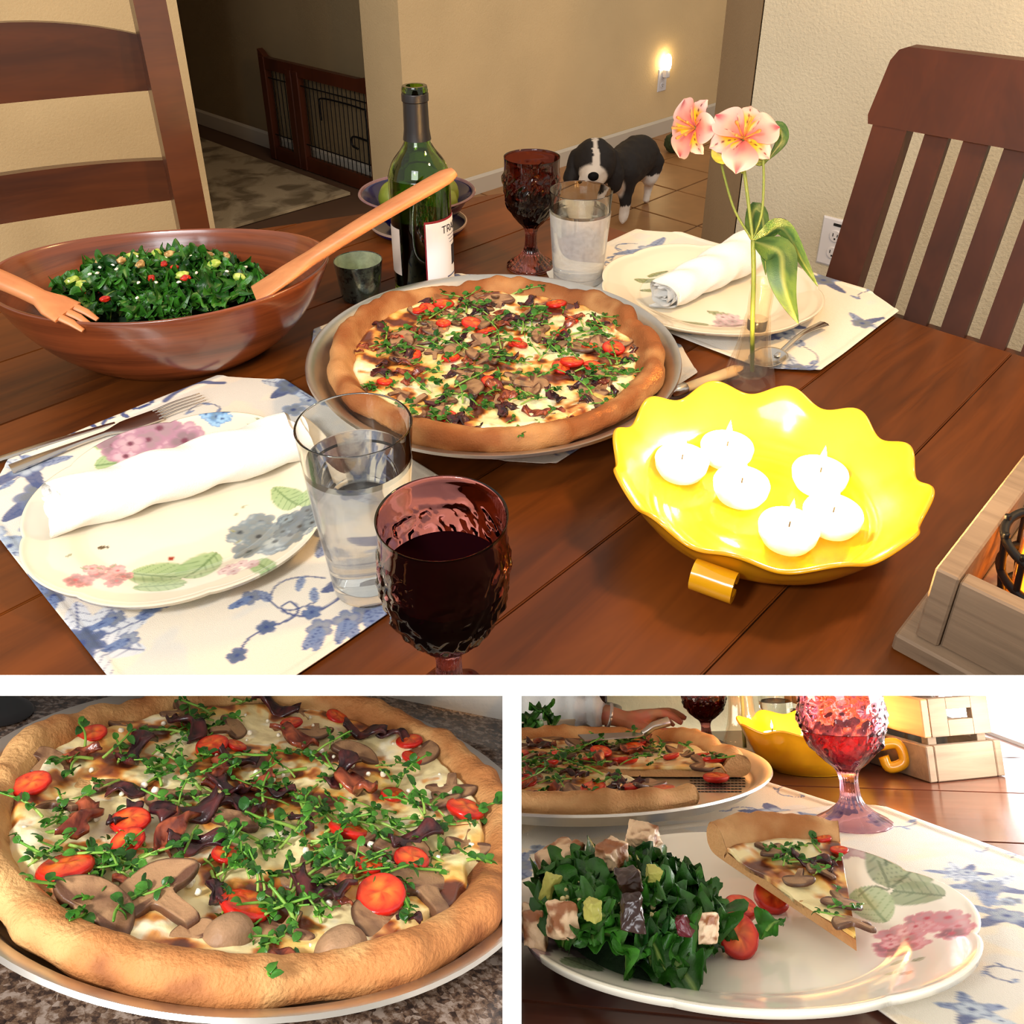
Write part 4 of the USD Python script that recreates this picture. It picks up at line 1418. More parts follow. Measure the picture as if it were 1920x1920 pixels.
# ------------------------------------------------------------------ salad bowl, salad and servers
def kale_leaf(seed, curly=1.0):
    rg = np.random.RandomState(seed)
    n, k = 18, 13
    u, w = np.meshgrid(np.linspace(0, 1, n), np.linspace(-1, 1, k), indexing='ij')
    half = (.18 + .36 * np.sin(np.pi * np.clip(u, 0, 1) ** .8)) * (1 + .25 * np.sin(9 * u + seed))
    P = np.stack([u, w * half, .35 * np.abs(w) ** 1.5 * half + .22 * np.sin(2.6 * u)], -1)
    fr = np.abs(w) ** 1.6 * curly
    P[..., 2] += fr * .16 * np.sin(13 * u + 3 * w + rg.uniform(0, 6)) + .10 * (fbm(np.stack([u * 5, w * 4, 0 * u + seed], -1), 2, seed) - .5)
    P[..., 1] += fr * .07 * np.cos(17 * u + rg.uniform(0, 6))
    P[..., 0] += fr * .06 * np.sin(15 * w + rg.uniform(0, 6))
    m = slab_of(P, .014)
    g = rg.uniform(0, 1)
    a = mixc(lin((14, 54, 14)), lin((54, 112, 28)), np.array(g))
    W, U = np.r_[w.ravel(), w.ravel()], np.r_[u.ravel(), u.ravel()]
    col = mixc(a, a * 1.7, sstep(.4, .7, fbm(m.vertices * 5 + seed, 2, seed)))
    return m, mixc(col, lin((150, 178, 92)), sstep(.16, .04, np.abs(W)) * sstep(1.0, .4, U) * .8)


KALE = [kale_leaf(s) for s in range(12)]
CHUNK = lambda s, c1, c2, sub=1, amp=.35, sc=(1, 1, 1): (lambda m: (m, mixc(lin(c1), lin(c2), sstep(.4, .62, fbm(m.vertices / np.abs(m.vertices).max() * 2.5 + s, 2, s)))))(blob(1.0, sub + 1, amp, 1.6, s, sc))


def kale_pile(t, n, seed, inside, height, size, low=.35):
    rg = random.Random(seed)
    for i in range(n):
        for _ in range(200):
            x, y = rg.uniform(-1, 1), rg.uniform(-1, 1)
            p = inside(x, y)
            if p is not None:
                break
        h = height(*p)
        m, col = KALE[rg.randrange(len(KALE))]
        s = size * rg.uniform(.6, 1.25)
        M = T(p[0], p[1], h + rg.uniform(-low, .15) * size) @ RZ(rg.uniform(0, 6.28)) @ RY(rg.uniform(-.9, .5)) @ RX(rg.uniform(-.8, .8)) @ S(s) @ T(-.5, 0, 0)
        part(t, 'kale_leaf', m, LEAF, paint=col, M=M)


BA = math.radians(6)
BC = np.array([-0.415, 0.965, TOP])
BM = T(*BC) @ RZ(BA)
BH = .112


def bowl_shape(prof, a, b, n=120, sag=.010):
    m = lathe(prof, n)
    v = m.vertices
    v[:, 2] += sag * (v[:, 0] ** 2) * (v[:, 2] / BH)
    v[:, 0] *= a
    v[:, 1] *= b
    return m


bt = thing('salad_bowl', 'large oval brown wooden salad bowl at the left of the dining table', 'bowl', BM)
bprof = [(0, .0), (.42, .0), (.52, .004), (.72, .030), (.88, .065), (.97, .097), (1.0, .110), (.99, .113), (.972, .111), (.94, .097), (.85, .066), (.70, .035), (.50, .014), (.30, .010), (0, .010)]
part(bt, 'bowl', bowl_shape(curve(np.c_[np.array(bprof), np.zeros(len(bprof))], 70)[:, :2] * [1, 1], .195, .140), BOWLWOOD, 40)
sl = thing('kale_salad', 'chopped kale salad heaped in the wooden bowl', 'salad', BM)
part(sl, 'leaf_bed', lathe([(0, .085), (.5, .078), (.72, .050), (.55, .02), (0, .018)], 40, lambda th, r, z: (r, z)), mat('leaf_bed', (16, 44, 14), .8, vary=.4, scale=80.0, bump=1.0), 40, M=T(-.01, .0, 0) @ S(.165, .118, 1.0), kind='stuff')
inside = lambda x, y: (x * .118 - .012, y * .083 + .0) if x * x + y * y < 1 else None
hb = lambda x, y: .088 + .022 * (1 - ((x + .012) / .118) ** 2 - (y / .083) ** 2)
kale_pile(sl, 270, 4, inside, hb, .029)
rg = random.Random(5)
for kind, n, c1, c2, s in (('tomato_piece', 6, (150, 20, 14), (196, 44, 24), .006), ('walnut_piece', 6, (150, 112, 60), (206, 170, 110), .007), ('lettuce_rib', 8, (150, 176, 60), (196, 208, 110), .008), ('cheese_crumb', 26, (220, 214, 190), (240, 236, 220), .0026)):
    for i in range(n):
        a, q = rg.uniform(0, 6.28), rg.random() ** .5
        x, y = q * .11 * math.cos(a) - .012, q * .076 * math.sin(a)
        m, col = CHUNK(rg.randint(0, 50), c1, c2, 1, .4, (1, .7, .6))
        part(sl, kind, m, GLOSSY if kind != 'cheese_crumb' else PAINT, paint=col, M=T(x, y, hb(x, y) + .014) @ RZ(a * 3) @ S(s))


def server(name, label, pts, w, tines):
    t = thing(name, label, 'salad server')
    p = curve(pts, 40)
    wid = np.interp(np.linspace(0, 1, 40), [0, .03, .10, .5, .72, .85, 1], np.array([.55, .85, 1, .86, .80, 1.5, 1.7]) * w)
    d = p[-1] - p[0]
    sd = np.cross(d, [0, 0, 1])
    sd /= np.linalg.norm(sd)
    upv = np.cross(sd, d)
    upv /= np.linalg.norm(upv)
    th = .0065
    secs = []
    for a in np.linspace(0, 2 * np.pi, 14, endpoint=False):
        c, s = np.cos(a), np.sin(a)
        q = (abs(c) ** 5 + abs(s) ** 5) ** (-1 / 5)
        hh = np.interp(np.linspace(0, 1, 40), [0, .04, .7, 1], [.6, 1, 1, .5]) * th
        secs.append(p + sd * (wid * c * q)[:, None] + upv[None] * (hh * s * q)[:, None])
    P = np.stack(secs, 1)
    v = P.reshape(-1, 3)
    n, k = P.shape[:2]
    i, j = np.meshgrid(np.arange(n - 1), np.arange(k), indexing='ij')
    f = np.stack([i * k + j, i * k + (j + 1) % k, (i + 1) * k + (j + 1) % k, (i + 1) * k + j], -1).reshape(-1, 4)
    f = np.vstack([f[:, [0, 1, 2]], f[:, [0, 2, 3]]])
    f = np.vstack([f, np.stack([np.full(k, n * k), np.arange(k), (np.arange(k) + 1) % k], 1), np.stack([np.full(k, n * k + 1), (n - 1) * k + (np.arange(k) + 1) % k, (n - 1) * k + np.arange(k)], 1)])
    part(t, 'handle', trimesh.Trimesh(np.vstack([v, p[:1], p[-1:]]), f, process=False), BEECH, 40)
    dd = d / np.linalg.norm(d)
    for q in range(tines):
        o = sd * wid[-1] * ((q + .5) / tines * 2 - 1) * .88
        e = p[-1] + o
        part(t, 'tine', tube([e - dd * .006, e + dd * .012, e + dd * .026 - upv * .003], [.0052, .0048, .003], 10, flat=.7), BEECH, 40)
    return t


h0 = deep(852, 322, 1.02)
h1 = deep(478, 553, 0.99)
server('salad_spoon', 'long wooden salad spoon rising out of the bowl across the wine bottle', [h0, h0 * .5 + h1 * .5 + [0, 0, .004], h1], .0135, 0)
h0 = deep(-60, 500, .93)
h1 = deep(128, 586, .935)
server('salad_fork', 'wooden salad fork with short tines leaning in the near left side of the bowl', [h0, h0 * .5 + h1 * .5 + [0, 0, .003], h1], .013, 3)

# ------------------------------------------------------------------ wine bottle
b = tab(797, 548)
HB = height_to(b, 160)
rb = 56.5 / FPX * depth_of(MAIN, b + [0, 0, .1])
btl = thing('wine_bottle', 'green wine bottle with a white label, standing behind the pizza', 'bottle', T(b[0], b[1], TOP))
bo = curve([(rb * .6, .001, 0), (rb * .93, .0, 0), (rb, .006, 0), (rb, .05, 0), (rb, HB * .55, 0), (rb * .985, HB * .60, 0), (rb * .84, HB * .66, 0), (rb * .56, HB * .715, 0), (rb * .42, HB * .755, 0), (rb * .375, HB * .81, 0), (rb * .36, HB * .95, 0), (rb * .36, HB * .955, 0)], 80)[:, :2]
lip = [(rb * .40, HB * .957), (rb * .41, HB * .985), (rb * .38, HB)]
inn = [(rb * .27, HB), (rb * .27, HB * .80), (rb * .33, HB * .745), (rb * .48, HB * .705), (rb * .77, HB * .65), (rb * .92, HB * .59), (rb * .93, HB * .5), (rb * .93, .02), (rb * .6, .012), (0, .03)]
part(btl, 'glass', lathe(np.vstack([[(0, .02)], bo, lip, inn]), 72), BOTTLE, 40)
part(btl, 'wine', lathe([(0, .0305), (rb * .6, .0125), (rb * .932, .0205), (rb * .932, HB * .40), (rb * .90, HB * .398), (0, HB * .397)], 64), glass('bottled_wine', (26, 4, 8), 1.34), 40)
part(btl, 'foil', lathe([(rb * .445, HB * .762), (rb * .40, HB * .81), (rb * .385, HB * .93), (rb * .42, HB * .935), (rb * .42, HB * .965), (rb * .405, HB * .968), (rb * .365, HB * .95), (rb * .37, HB * .81), (rb * .425, HB * .762)], 48), FOIL, 40, label='dark neck capsule')


def wrap(t, name, a0, a1, z0, z1, m, r, label=None, th=.0004):
    a = np.linspace(a0, a1, 40)
    P = np.zeros((40, 2, 3))
    for k, z in enumerate((z0, z1)):
        P[:, k] = np.stack([r * np.cos(a), r * np.sin(a), 0 * a + z], -1)
    q = sheet(P)
    v = q.vertices.copy()
    v2 = v * [1 + th / r, 1 + th / r, 1]
    n = len(v)
    ring = np.array([2 * i for i in range(40)] + [2 * i + 1 for i in range(39, -1, -1)])
    nx = np.roll(ring, -1)
    f = np.vstack([q.faces[:, ::-1], q.faces + n, np.stack([ring, nx, nx + n], 1), np.stack([ring, nx + n, ring + n], 1)])
    return part(t, name, trimesh.Trimesh(np.vstack([v, v2]), f, process=False), m, 40, label=label)


lz0, lz1 = .018, HB * .405
A0, A1_ = math.radians(-77), math.radians(22)
wrap(btl, 'label_edge', A0 - .045, A1_, lz0 - .001, lz1 + .003, REDP, rb + .0002, 'dark red border of the label')
front = wrap(btl, 'label', A0, A1_, lz0, lz1, PAPER, rb + .0007, 'white front label')
wrap(btl, 'back_label', math.radians(-168), math.radians(-130), .04, HB * .37, mat('back_label_paper', (196, 180, 168), .7), rb + .0003, 'small beige back label')


def on_label(text, h, ang, z, r, m, name='lettering'):
    q = text_mesh(text, h, .0003)
    v = q.vertices.copy()
    a = ang + v[:, 0] / r
    q.vertices = np.stack([(r + v[:, 2]) * np.cos(a), (r + v[:, 2]) * np.sin(a), z + v[:, 1]], -1)
    part(front, name, q, m, False)


on_label('TRAD', .0105, math.radians(-46), HB * .345, rb + .0012, INK)
for i in range(3):
    wrap(front, 'print_line', math.radians(-30 + 3 * i), math.radians(10), HB * (.325 - .018 * i), HB * (.329 - .018 * i), mat('faint_print', (150, 148, 158), .7) if i == 0 else UsdShade.Material.Get(stage, '/World/Looks/faint_print'), rb + .0012)
wrap(front, 'picture_panel', math.radians(-18), math.radians(18), HB * .17, HB * .27, INK, rb + .0012, 'dark picture on the label')
wrap(front, 'print_line', math.radians(-34), math.radians(0), HB * .118, HB * .124, mat('blue_print', (90, 96, 130), .7), rb + .0012)

# ------------------------------------------------------------------ cobalt bowl with limes
b = tab(780, 452)
ub = np.array([b[0], b[1] + .055, TOP])
dm = depth_of(MAIN, ub + [0, 0, .12])
R = 112 / FPX * dm
HB2 = height_to(ub, 357)
ft = thing('fruit_bowl', 'cobalt blue glazed bowl of limes behind the wine bottle', 'bowl', T(*ub))
part(ft, 'bowl', lathe(curve([(0, .014, 0), (R * .50, .014, 0), (R * .58, .020, 0), (R * .70, HB2 * .45, 0), (R * .86, HB2 * .8, 0), (R * .95, HB2 * .93, 0), (R * .915, HB2 * .93, 0), (R * .80, HB2 * .75, 0), (R * .62, HB2 * .4, 0), (R * .45, .024, 0), (0, .022, 0)], 60)[:, :2], 64), COBALT, 40)
part(ft, 'rim', lathe([(R * .945, HB2 * .92), (R * .985, HB2 * .94), (R, HB2 * .97), (R * .985, HB2), (R * .955, HB2 * .99), (R * .935, HB2 * .93)], 64, closed=True), COBALT_RIM, 40, label='pinkish brown rim')
sa = thing('saucer', 'pale-rimmed cobalt saucer under the blue bowl', 'saucer', T(*ub))
part(sa, 'dish', lathe([(0, .0), (R * .55, 0), (R * .80, .006), (R * .83, .012), (R * .80, .0125), (R * .76, .009), (R * .55, .0045), (0, .0045)], 64), COBALT, 40)
part(sa, 'rim', lathe([(R * .80, .010), (R * .835, .0115), (R * .84, .0145), (R * .815, .015), (R * .795, .0125)], 64, closed=True), mat('saucer_rim', (176, 148, 130), .3), 40)
LIME = mat('lime_skin', (112, 122, 34), .4, vary=.25, scale=30.0, bump=.2)
for i, (x, y, z, w) in enumerate(((-.42, .02, .80, 'left, behind the bottle'), (.46, -.02, .92, 'uppermost on the right'), (.44, -.30, .76, 'at the near right'))):
    lm = thing('lime', f'green lime in the blue bowl, {w}', 'lime', group='limes in the blue bowl', M=T(ub[0] + x * R, ub[1] + y * R, TOP + z * HB2) @ RZ(i) @ RX(.4 * i))
    part(lm, 'fruit', lathe(curve([(0, -.030, 0), (.006, -.028, 0), (.018, -.019, 0), (.0245, 0, 0), (.018, .019, 0), (.007, .028, 0), (0, .031, 0)], 24)[:, :2].clip([0, -1], [1, 1]), 28), LIME, 40)

# ------------------------------------------------------------------ mercury-glass votive
b = tab(677, 556)
HV = height_to(b, 487)
rv = 46 / FPX * depth_of(MAIN, b + [0, 0, HV])
vt = thing('votive_holder', 'mottled silver-green mercury glass votive between salad bowl and bottle', 'candle holder', T(b[0], b[1], TOP))
MERC = usdkit.material(stage, '/World/Looks/mercury_glass', {'tc': ('texture_coordinate', {}), 'n': ('noise_texture', {'scale': 55.0, 'detail': 4.0, 'roughness': .7}), 'r': ('rgb_ramp', {'ramp': [(.42, tuple(lin((28, 32, 28)))), (.56, tuple(lin((92, 104, 92)))), (.7, tuple(lin((170, 182, 164))))]}),
    'q': ('rgb_ramp', {'ramp': [(.45, (.35, .35, .35)), (.6, (.9, .9, .9))]}), 's': ('rgb_to_bw', {}), 'p': ('principled_bsdf', {'roughness': .18, 'coat_weight': .8})}, [('tc.object', 'n.vector'), ('n.fac', 'r.fac'), ('n.fac', 'q.fac'), ('q.color', 's.color'), ('s.val', 'p.metallic'), ('r.color', 'p.base_color')], surface='p.BSDF')
part(vt, 'cup', lathe([(0, 0), (rv * .74, 0), (rv * .80, .004), (rv * .92, HV * .6), (rv, HV - .001), (rv * .985, HV), (rv * .96, HV - .001), (rv * .955, HV * .985)], 48), MERC, 40)
part(vt, 'inside', lathe([(rv * .955, HV * .985), (rv * .88, HV * .6), (rv * .76, .008), (0, .007)], 48), mat('silvered_inside', (196, 204, 176), .25, metallic=.6, vary=.3, scale=70.0), 40, label='pale silvered inside')

# ------------------------------------------------------------------ bud vase with alstroemeria
b = tab(1403, 718)
VH = height_to(b, 527)
dv_ = depth_of(MAIN, b + [0, 0, VH])
vs = thing('bud_vase', 'clear fluted glass bud vase behind the candle dish', 'vase', T(b[0], b[1], TOP))
vr = 23 / FPX * dv_
prof = [(0, .0005), (vr * 1.95, 0), (vr * 2.1, .004), (vr * 1.9, .020), (vr * 1.35, .050), (vr * 1.02, .085), (vr * .92, VH * .7), (vr * .96, VH - .008), (vr * 1.05, VH - .004), (vr * 1.05, VH - .001), (vr * .95, VH), (vr * .84, VH - .004), (vr * .80, VH * .7), (vr * .86, .085), (vr * 1.1, .052), (vr * 1.3, .030), (vr * 1.2, .014), (0, .012)]
part(vs, 'glass', lathe(curve(np.c_[np.array(prof), np.zeros(len(prof))], 80)[:, :2].clip([0, 0], [1, 1]), 72, lambda th, r, z: (r * (1 + .06 * np.abs(np.sin(4 * th)) * (z < VH * .9)), z)), thin_glass('vase_glass', (253, 248, 240), 1.3, .03), 50)
part(vs, 'water', lathe([(0, .0125), (vr * 1.15, .0155), (vr * 1.25, .030), (vr * 1.05, .052), (vr * .82, .085), (vr * .79, VH * .55), (0, VH * .55)], 48), thin_glass('vase_water', (250, 248, 242), .8), 40)
BX = np.array([b[0], b[1], TOP])
DV = depth_of(MAIN, b + [0, 0, VH * 1.2])
STEMG = mat('flower_stem', (108, 122, 48), .5)


def alstro(petals_dir, seed):
    """Six-petalled lily: petals as curved sheets with streaks on the upper two."""
    ms, cs = [], []
    for i, (ang, L, w, strk) in enumerate(petals_dir):
        n, k = 22, 15
        u, v = np.meshgrid(np.linspace(0, 1, n), np.linspace(-1, 1, k), indexing='ij')
        half = w * np.sin(np.pi * np.clip(u, 0.02, 1) ** 1.25) ** .8 + .02 * (1 - u)
        half = half * (1 - .35 * sstep(.86, 1, u)) + .012 * sstep(.95, 1, u)
        P = np.stack([u * L * (1 - .12 * u), v * half, .52 * L * u ** .7 - .42 * L * u ** 2.4 + .25 * np.abs(v) ** 2 * half * (1 - u) + .02 * np.sin(6 * u + 4 * v + seed + i)], -1)
        m = slab_of(P, .008)
        m.apply_transform(RZ(ang))
        U, V = np.r_[u.ravel(), u.ravel()], np.r_[v.ravel(), v.ravel()]
        col = mixc(lin((236, 128, 116)), lin((244, 200, 184)), sstep(.25, .95, U + .15 * np.abs(V)))
        col = mixc(col, lin((214, 62, 84)), sstep(.45, .15, np.abs(V)) * sstep(.55, .9, U) * (.85 if not strk else .25))
        if strk:
            col = mixc(col, lin((250, 186, 40)), sstep(.75, .45, U) * sstep(.08, .2, U) * sstep(.9, .5, np.abs(V)))
            fl = (np.abs(np.sin(V * 9.5)) < .34) & (np.sin(U * 34 + np.round(V * 3) * 2) > -.15) & (U > .2) & (U < .82)
            col[fl] = lin((92, 22, 24))
        ms.append(m)
        cs.append(col)
    return ms, cs


def bloom(t0, c, R, Mrot, seed):
    t = part(t0, 'bloom', lathe([(0, -.10), (.05, -.06), (.075, .03), (.05, .10), (0, .12)], 14), STEMG, 40, M=T(*c) @ Mrot @ S(R), label='green heart of the bloom')
    dirs = [(0.0, 1.0, .40, False), (1.05, .95, .27, True), (2.1, 1.0, .42, False), (3.14, .95, .30, True), (4.2, 1.05, .42, False), (5.25, .9, .26, True)]
    ms, cs = alstro(dirs, seed)
    M = T(*c) @ Mrot @ S(R)
    for m, col in zip(ms, cs):
        part(t, 'petal', m, PETAL, paint=col, M=M)
    for q in range(5):
        a = q * 1.2 + seed
        part(t, 'stamen', tube(curve([(0, 0, .05), (.18 * math.cos(a), .18 * math.sin(a), .4), (.30 * math.cos(a), .30 * math.sin(a), .62)], 7), [.022] * 5 + [.045, .04], 5), mat('stamen', (206, 130, 60), .6) if not taken.get('stm') else UsdShade.Material.Get(stage, '/World/Looks/stamen'), True, M=M)
        taken['stm'] = 1


def leaf_blade(t, pts, w, seed, c1=(50, 84, 34), c2=(88, 116, 48), roll=0.0, name='leaf'):
    p = curve(pts, 22)
    d = np.gradient(p, axis=0)
    d /= np.linalg.norm(d, axis=1, keepdims=True)
    view = p - EYE
    sd = np.cross(d, view)
    sd /= np.linalg.norm(sd, axis=1, keepdims=True)
    nn = np.cross(sd, d)
    sd = sd * math.cos(roll) + nn * math.sin(roll)
    nn = np.cross(sd, d)
    u, v = np.meshgrid(np.linspace(0, 1, 22), np.linspace(-1, 1, 9), indexing='ij')
    half = w * np.sin(np.pi * np.clip(u, .015, .995) ** .8) ** .8
    P = p[:, None] + sd[:, None] * (v * half)[..., None] + nn[:, None] * (.25 * np.abs(v) * half)[..., None]
    m = slab_of(P, .0006)
    V, U = np.r_[v.ravel(), v.ravel()], np.r_[u.ravel(), u.ravel()]
    col = mixc(lin(c1), lin(c2), sstep(.35, .65, fbm(np.c_[U * 6, V * 2, 0 * U + seed], 3, seed)))
    col = mixc(col, lin((158, 168, 90)), sstep(.10, .03, np.abs(V)) * .7)
    col = mixc(col, col * .8, (np.abs(np.sin(V * 11)) < .25) * .5)
    part(t, name, m, LEAF, paint=col)


al = thing('alstroemeria', 'pink alstroemeria sprig with two open blooms, standing in the bud vase', 'flower')
F_ = lambda u, v, o=0.0: deep(u, v, DV + o)
node = F_(1412, 452)
part(al, 'stem', tube(curve([BX + [.003, .002, .016], F_(1411, 600), F_(1413, 520), node, ], 24), .0026, 8), STEMG, True)
part(al, 'stem', tube(curve([node, F_(1402, 370), F_(1393, 300), F_(1393, 275)], 20), .0019, 8), STEMG, True)
part(al, 'stem', tube(curve([node, F_(1378, 395, .01), F_(1358, 330, .02), F_(1352, 300, .025)], 20), .0014, 8), STEMG, True)
part(al, 'stem', tube(curve([F_(1352, 300, .025), F_(1340, 262, .028), F_(1318, 240, .03)], 12), .0013, 8), STEMG, True)
part(al, 'stem', tube(curve([node, F_(1428, 400, -.01), F_(1432, 340, -.012), F_(1431, 300, -.012)], 20), .0014, 8), STEMG, True)


def facing(c, up_hint, tiltv):
    """Bloom axis (+z) turned towards a direction."""
    z = np.asarray(tiltv, float)
    z /= np.linalg.norm(z)
    x = np.cross(up_hint, z)
    x /= np.linalg.norm(x)
    M = np.eye(4)
    M[:3, 0], M[:3, 1], M[:3, 2] = x, np.cross(z, x), z
    return M


bloom(al, F_(1393, 262), .046, facing(None, (0, 0, 1), (-.10, -.75, .62)) @ RZ(.35), 1)
bloom(al, F_(1306, 240, .03), .042, facing(None, (0, 0, 1), (-.82, -.5, .15)) @ RZ(.2), 2)
leaf_blade(al, [F_(1438, 262, .01), F_(1458, 240, .01), F_(1466, 262, .012), F_(1440, 300, .0)], .008, 3)
leaf_blade(al, [F_(1345, 268), F_(1348, 285), F_(1358, 296), F_(1372, 302)], .009, 4, (150, 150, 44), (186, 176, 60))
leaf_blade(al, [F_(1372, 298), F_(1384, 308), F_(1392, 325)], .005, 5)
leaf_blade(al, [F_(1408, 288), F_(1424, 302), F_(1440, 300)], .005, 6)
leaf_blade(al, [node, F_(1408, 420, .012), F_(1416, 392, .018), F_(1430, 408, .02), F_(1434, 470, .02), F_(1436, 515, .02)], .010, 7, roll=.5)
leaf_blade(al, [node, F_(1436, 440, -.01), F_(1458, 426, -.014), F_(1478, 440, -.016), F_(1505, 490, -.016), F_(1533, 536, -.014)], .0105, 8, (62, 100, 46), (96, 132, 60), roll=-.6)
leaf_blade(al, [node, F_(1440, 462, -.02), F_(1464, 476, -.03), F_(1468, 520, -.036), F_(1478, 560, -.036), F_(1497, 606, -.032)], .0165, 9, roll=.15)

# ------------------------------------------------------------------ ruffled candle dish and floating tea lights
CC = np.array([.2285, .648, TOP])
CR = .1365
dish = thing('candle_dish', 'yellow glazed dish with a deeply ruffled rim, holding six lit candles', 'dish', T(*CC) @ RZ(.15))
NL = 12


def ruffle(th, r, z):
    w = sstep(.70, 1.0, r / CR)
    s = np.cos(NL * th + .6 * np.sin(2 * th))
    return r * (1 + .022 * s * w), z + .0062 * s * w * w


op = curve([(0, .004, 0), (.52, .0, 0), (.61, .002, 0), (.78, .016, 0), (.885, .034, 0), (.955, .050, 0), (.99, .0565, 0), (1.005, .0585, 0), (.995, .0605, 0), (.97, .059, 0), (.915, .0505, 0), (.845, .036, 0), (.75, .020, 0), (.64, .011, 0), (.4, .009, 0), (0, .009, 0)], 110)[:, :2] * [CR, 1]
op = op.clip([0, 0], [9, 9])
rr_ = op[:, 0] / CR
inner_ = np.arange(len(op)) > 66
op[:, 1] += .0006 * np.sin(rr_ * 95) * (rr_ < .78) * inner_
part(dish, 'bowl', lathe(op, 260, ruffle), YELLOW, 60)
for sgn, a in ((1, math.radians(232)), (1, math.radians(40))):
    c = np.array([math.cos(a), math.sin(a), 0])
    tg = np.array([-c[1], c[0], 0])
    s_ = np.linspace(0, 1, 30)
    aa = -2.2 + s_ * 5.6
    rad = .012 - .004 * s_
    sec = np.stack([c[None] * (CR * .90 + .014 + rad * np.cos(aa))[:, None], ], 0)[0] + np.array([0, 0, 1])[None] * (.034 + rad * np.sin(aa))[:, None]
    P = np.stack([sec + tg * k for k in np.linspace(-.017, .017, 6)], 1)
    q = sheet(P)
    nm = np.array(q.vertex_normals)
    k = len(q.vertices)
    n_, m__ = P.shape[:2]
    ring = np.array([i * m__ for i in range(n_)] + [(n_ - 1) * m__ + j for j in range(1, m__)] + [i * m__ + m__ - 1 for i in range(n_ - 2, -1, -1)] + [j for j in range(m__ - 2, 0, -1)])
    nx = np.roll(ring, -1)
    mm = trimesh.Trimesh(np.vstack([q.vertices + nm * .0028, q.vertices - nm * .0028]), np.vstack([q.faces, q.faces[:, ::-1] + k, np.stack([ring, ring + k, nx + k], 1), np.stack([ring, nx + k, nx], 1)]), process=False)
    part(dish, 'scroll_handle', mm, YELLOW, 50)

FLAME = glow('candle_flame', (255, 196, 96), 60.0)
WICK = mat('wick', (30, 22, 18), .9)
CPOS = ((1279, 858, 'leftmost of the six'), (1364, 833, 'second from the left, at the back'), (1391, 902, 'in the middle of the near-left trio'), (1539, 882, 'at the back right'), (1563, 957, 'rightmost of the six'), (1480, 984, 'nearest the front rim'))


def tealight(label, c, r, h, M=MAIN, power=1.0, cat='candle', group=None):
    t = thing('floating_candle', label, cat, M @ T(*c), group)
    part(t, 'wax', lathe([(0, 0), (r * .80, 0), (r * .95, h * .4), (r, h * .85), (r * .96, h), (r * .7, h * .93), (0, h * .86)], 40), WAX, 40)
    part(t, 'wick', tube([(0, 0, h * .8), (0.0004, 0, h + .006)], .0007, 6), WICK, True)
    fp = curve([(0, .0, 0), (.0032, .004, 0), (.0040, .009, 0), (.0026, .016, 0), (.0008, .023, 0), (0, .026, 0)], 16)[:, :2].clip([0, 0], [1, 1]) * (r / .027)
    part(t, 'flame', lathe(fp, 16), FLAME, 60, M=T(0, 0, h + .003), label='burning flame')
    l = UsdLux.SphereLight.Define(stage, str(t.GetPath()) + '/flame_light')
    l.AddTranslateOp().Set(Gf.Vec3d(0, 0, h + .014))
    l.CreateRadiusAttr(.0045 * r / .027)
    l.CreateIntensityAttr(3600.0 * power)
    l.CreateColorAttr(Gf.Vec3f(1.0, .60, .22))
    return t


for u, v, w in CPOS:
    c = tab(u, v, .030)
    tealight(f'lit floating candle in the yellow dish, {w}', (c[0], c[1], TOP + .0125), .0262, .018, group='lit candles in the yellow dish')

# ------------------------------------------------------------------ wooden crate with a wire lantern
CO = tab(1706, 1222)
CAM_A = A2
CRM = T(CO[0], CO[1], TOP + .017) @ RZ(A1)


def trim(m, M):
    """Cut a box off where it would pass through the added divider board."""
    q = m.copy()
    q.apply_transform(M)
    q = m3.Manifold(m3.Mesh(np.asarray(q.vertices, np.float32), np.asarray(q.faces, np.uint32)))
    q = q.trim_by_plane(list(map(float, nrm)), float(nrm @ (EYE + rs * .5)) + HT + .0008).to_mesh()
    q = trimesh.Trimesh(q.vert_properties[:, :3], q.tri_verts, process=False)
    q.apply_transform(np.linalg.inv(M))
    return q


crate = thing('wooden_crate', 'weathered grey-brown wooden crate at the right edge beside the candle dish', 'crate', T(CO[0], CO[1], TOP + .017) @ RZ(A1))
CHh = .068
part(crate, 'side_plank', trim(box(0, .017, .0, .42, 0, CHh, .0015), CRM), GREYWOOD, False)
part(crate, 'front_plank', trim(box(.0175, .30, .003, .018, 0, CHh - .004, .0015), CRM), GREYWOOD, False)
part(crate, 'back_plank', trim(box(.0175, .30, .40, .415, 0, CHh - .004, .0015), CRM), GREYWOOD, False)
part(crate, 'floor_plank', trim(box(.0175, .30, .0185, .20, .002, .010, .001), CRM), GREYWOOD, False)
part(crate, 'floor_plank', trim(box(.0175, .30, .202, .395, .002, .010, .001), CRM), GREYWOOD, False)
brd = thing('wooden_board', 'low pale wooden board under the crate at the lower right', 'board', T(CO[0], CO[1], TOP) @ RZ(A1))
part(brd, 'board', trim(box(-.012, .30, -.008, .43, 0, .0165, .002), T(CO[0], CO[1], TOP) @ RZ(A1)), GREYWOOD, False)
lt = thing('wire_lantern', 'black wire basket lantern glowing inside the crate at the right edge', 'lantern', T(CO[0], CO[1], TOP + .0275) @ RZ(A1) @ T(.068, .088, 0))
for z, r in ((.004, .036), (.030, .043), (.060, .047)):
    a = np.linspace(0, 2 * np.pi, 48)
    part(lt, 'wire_ring', tube(np.stack([r * np.cos(a), r * np.sin(a), 0 * a + z], -1), .0034, 8), BLACKMETAL, True)
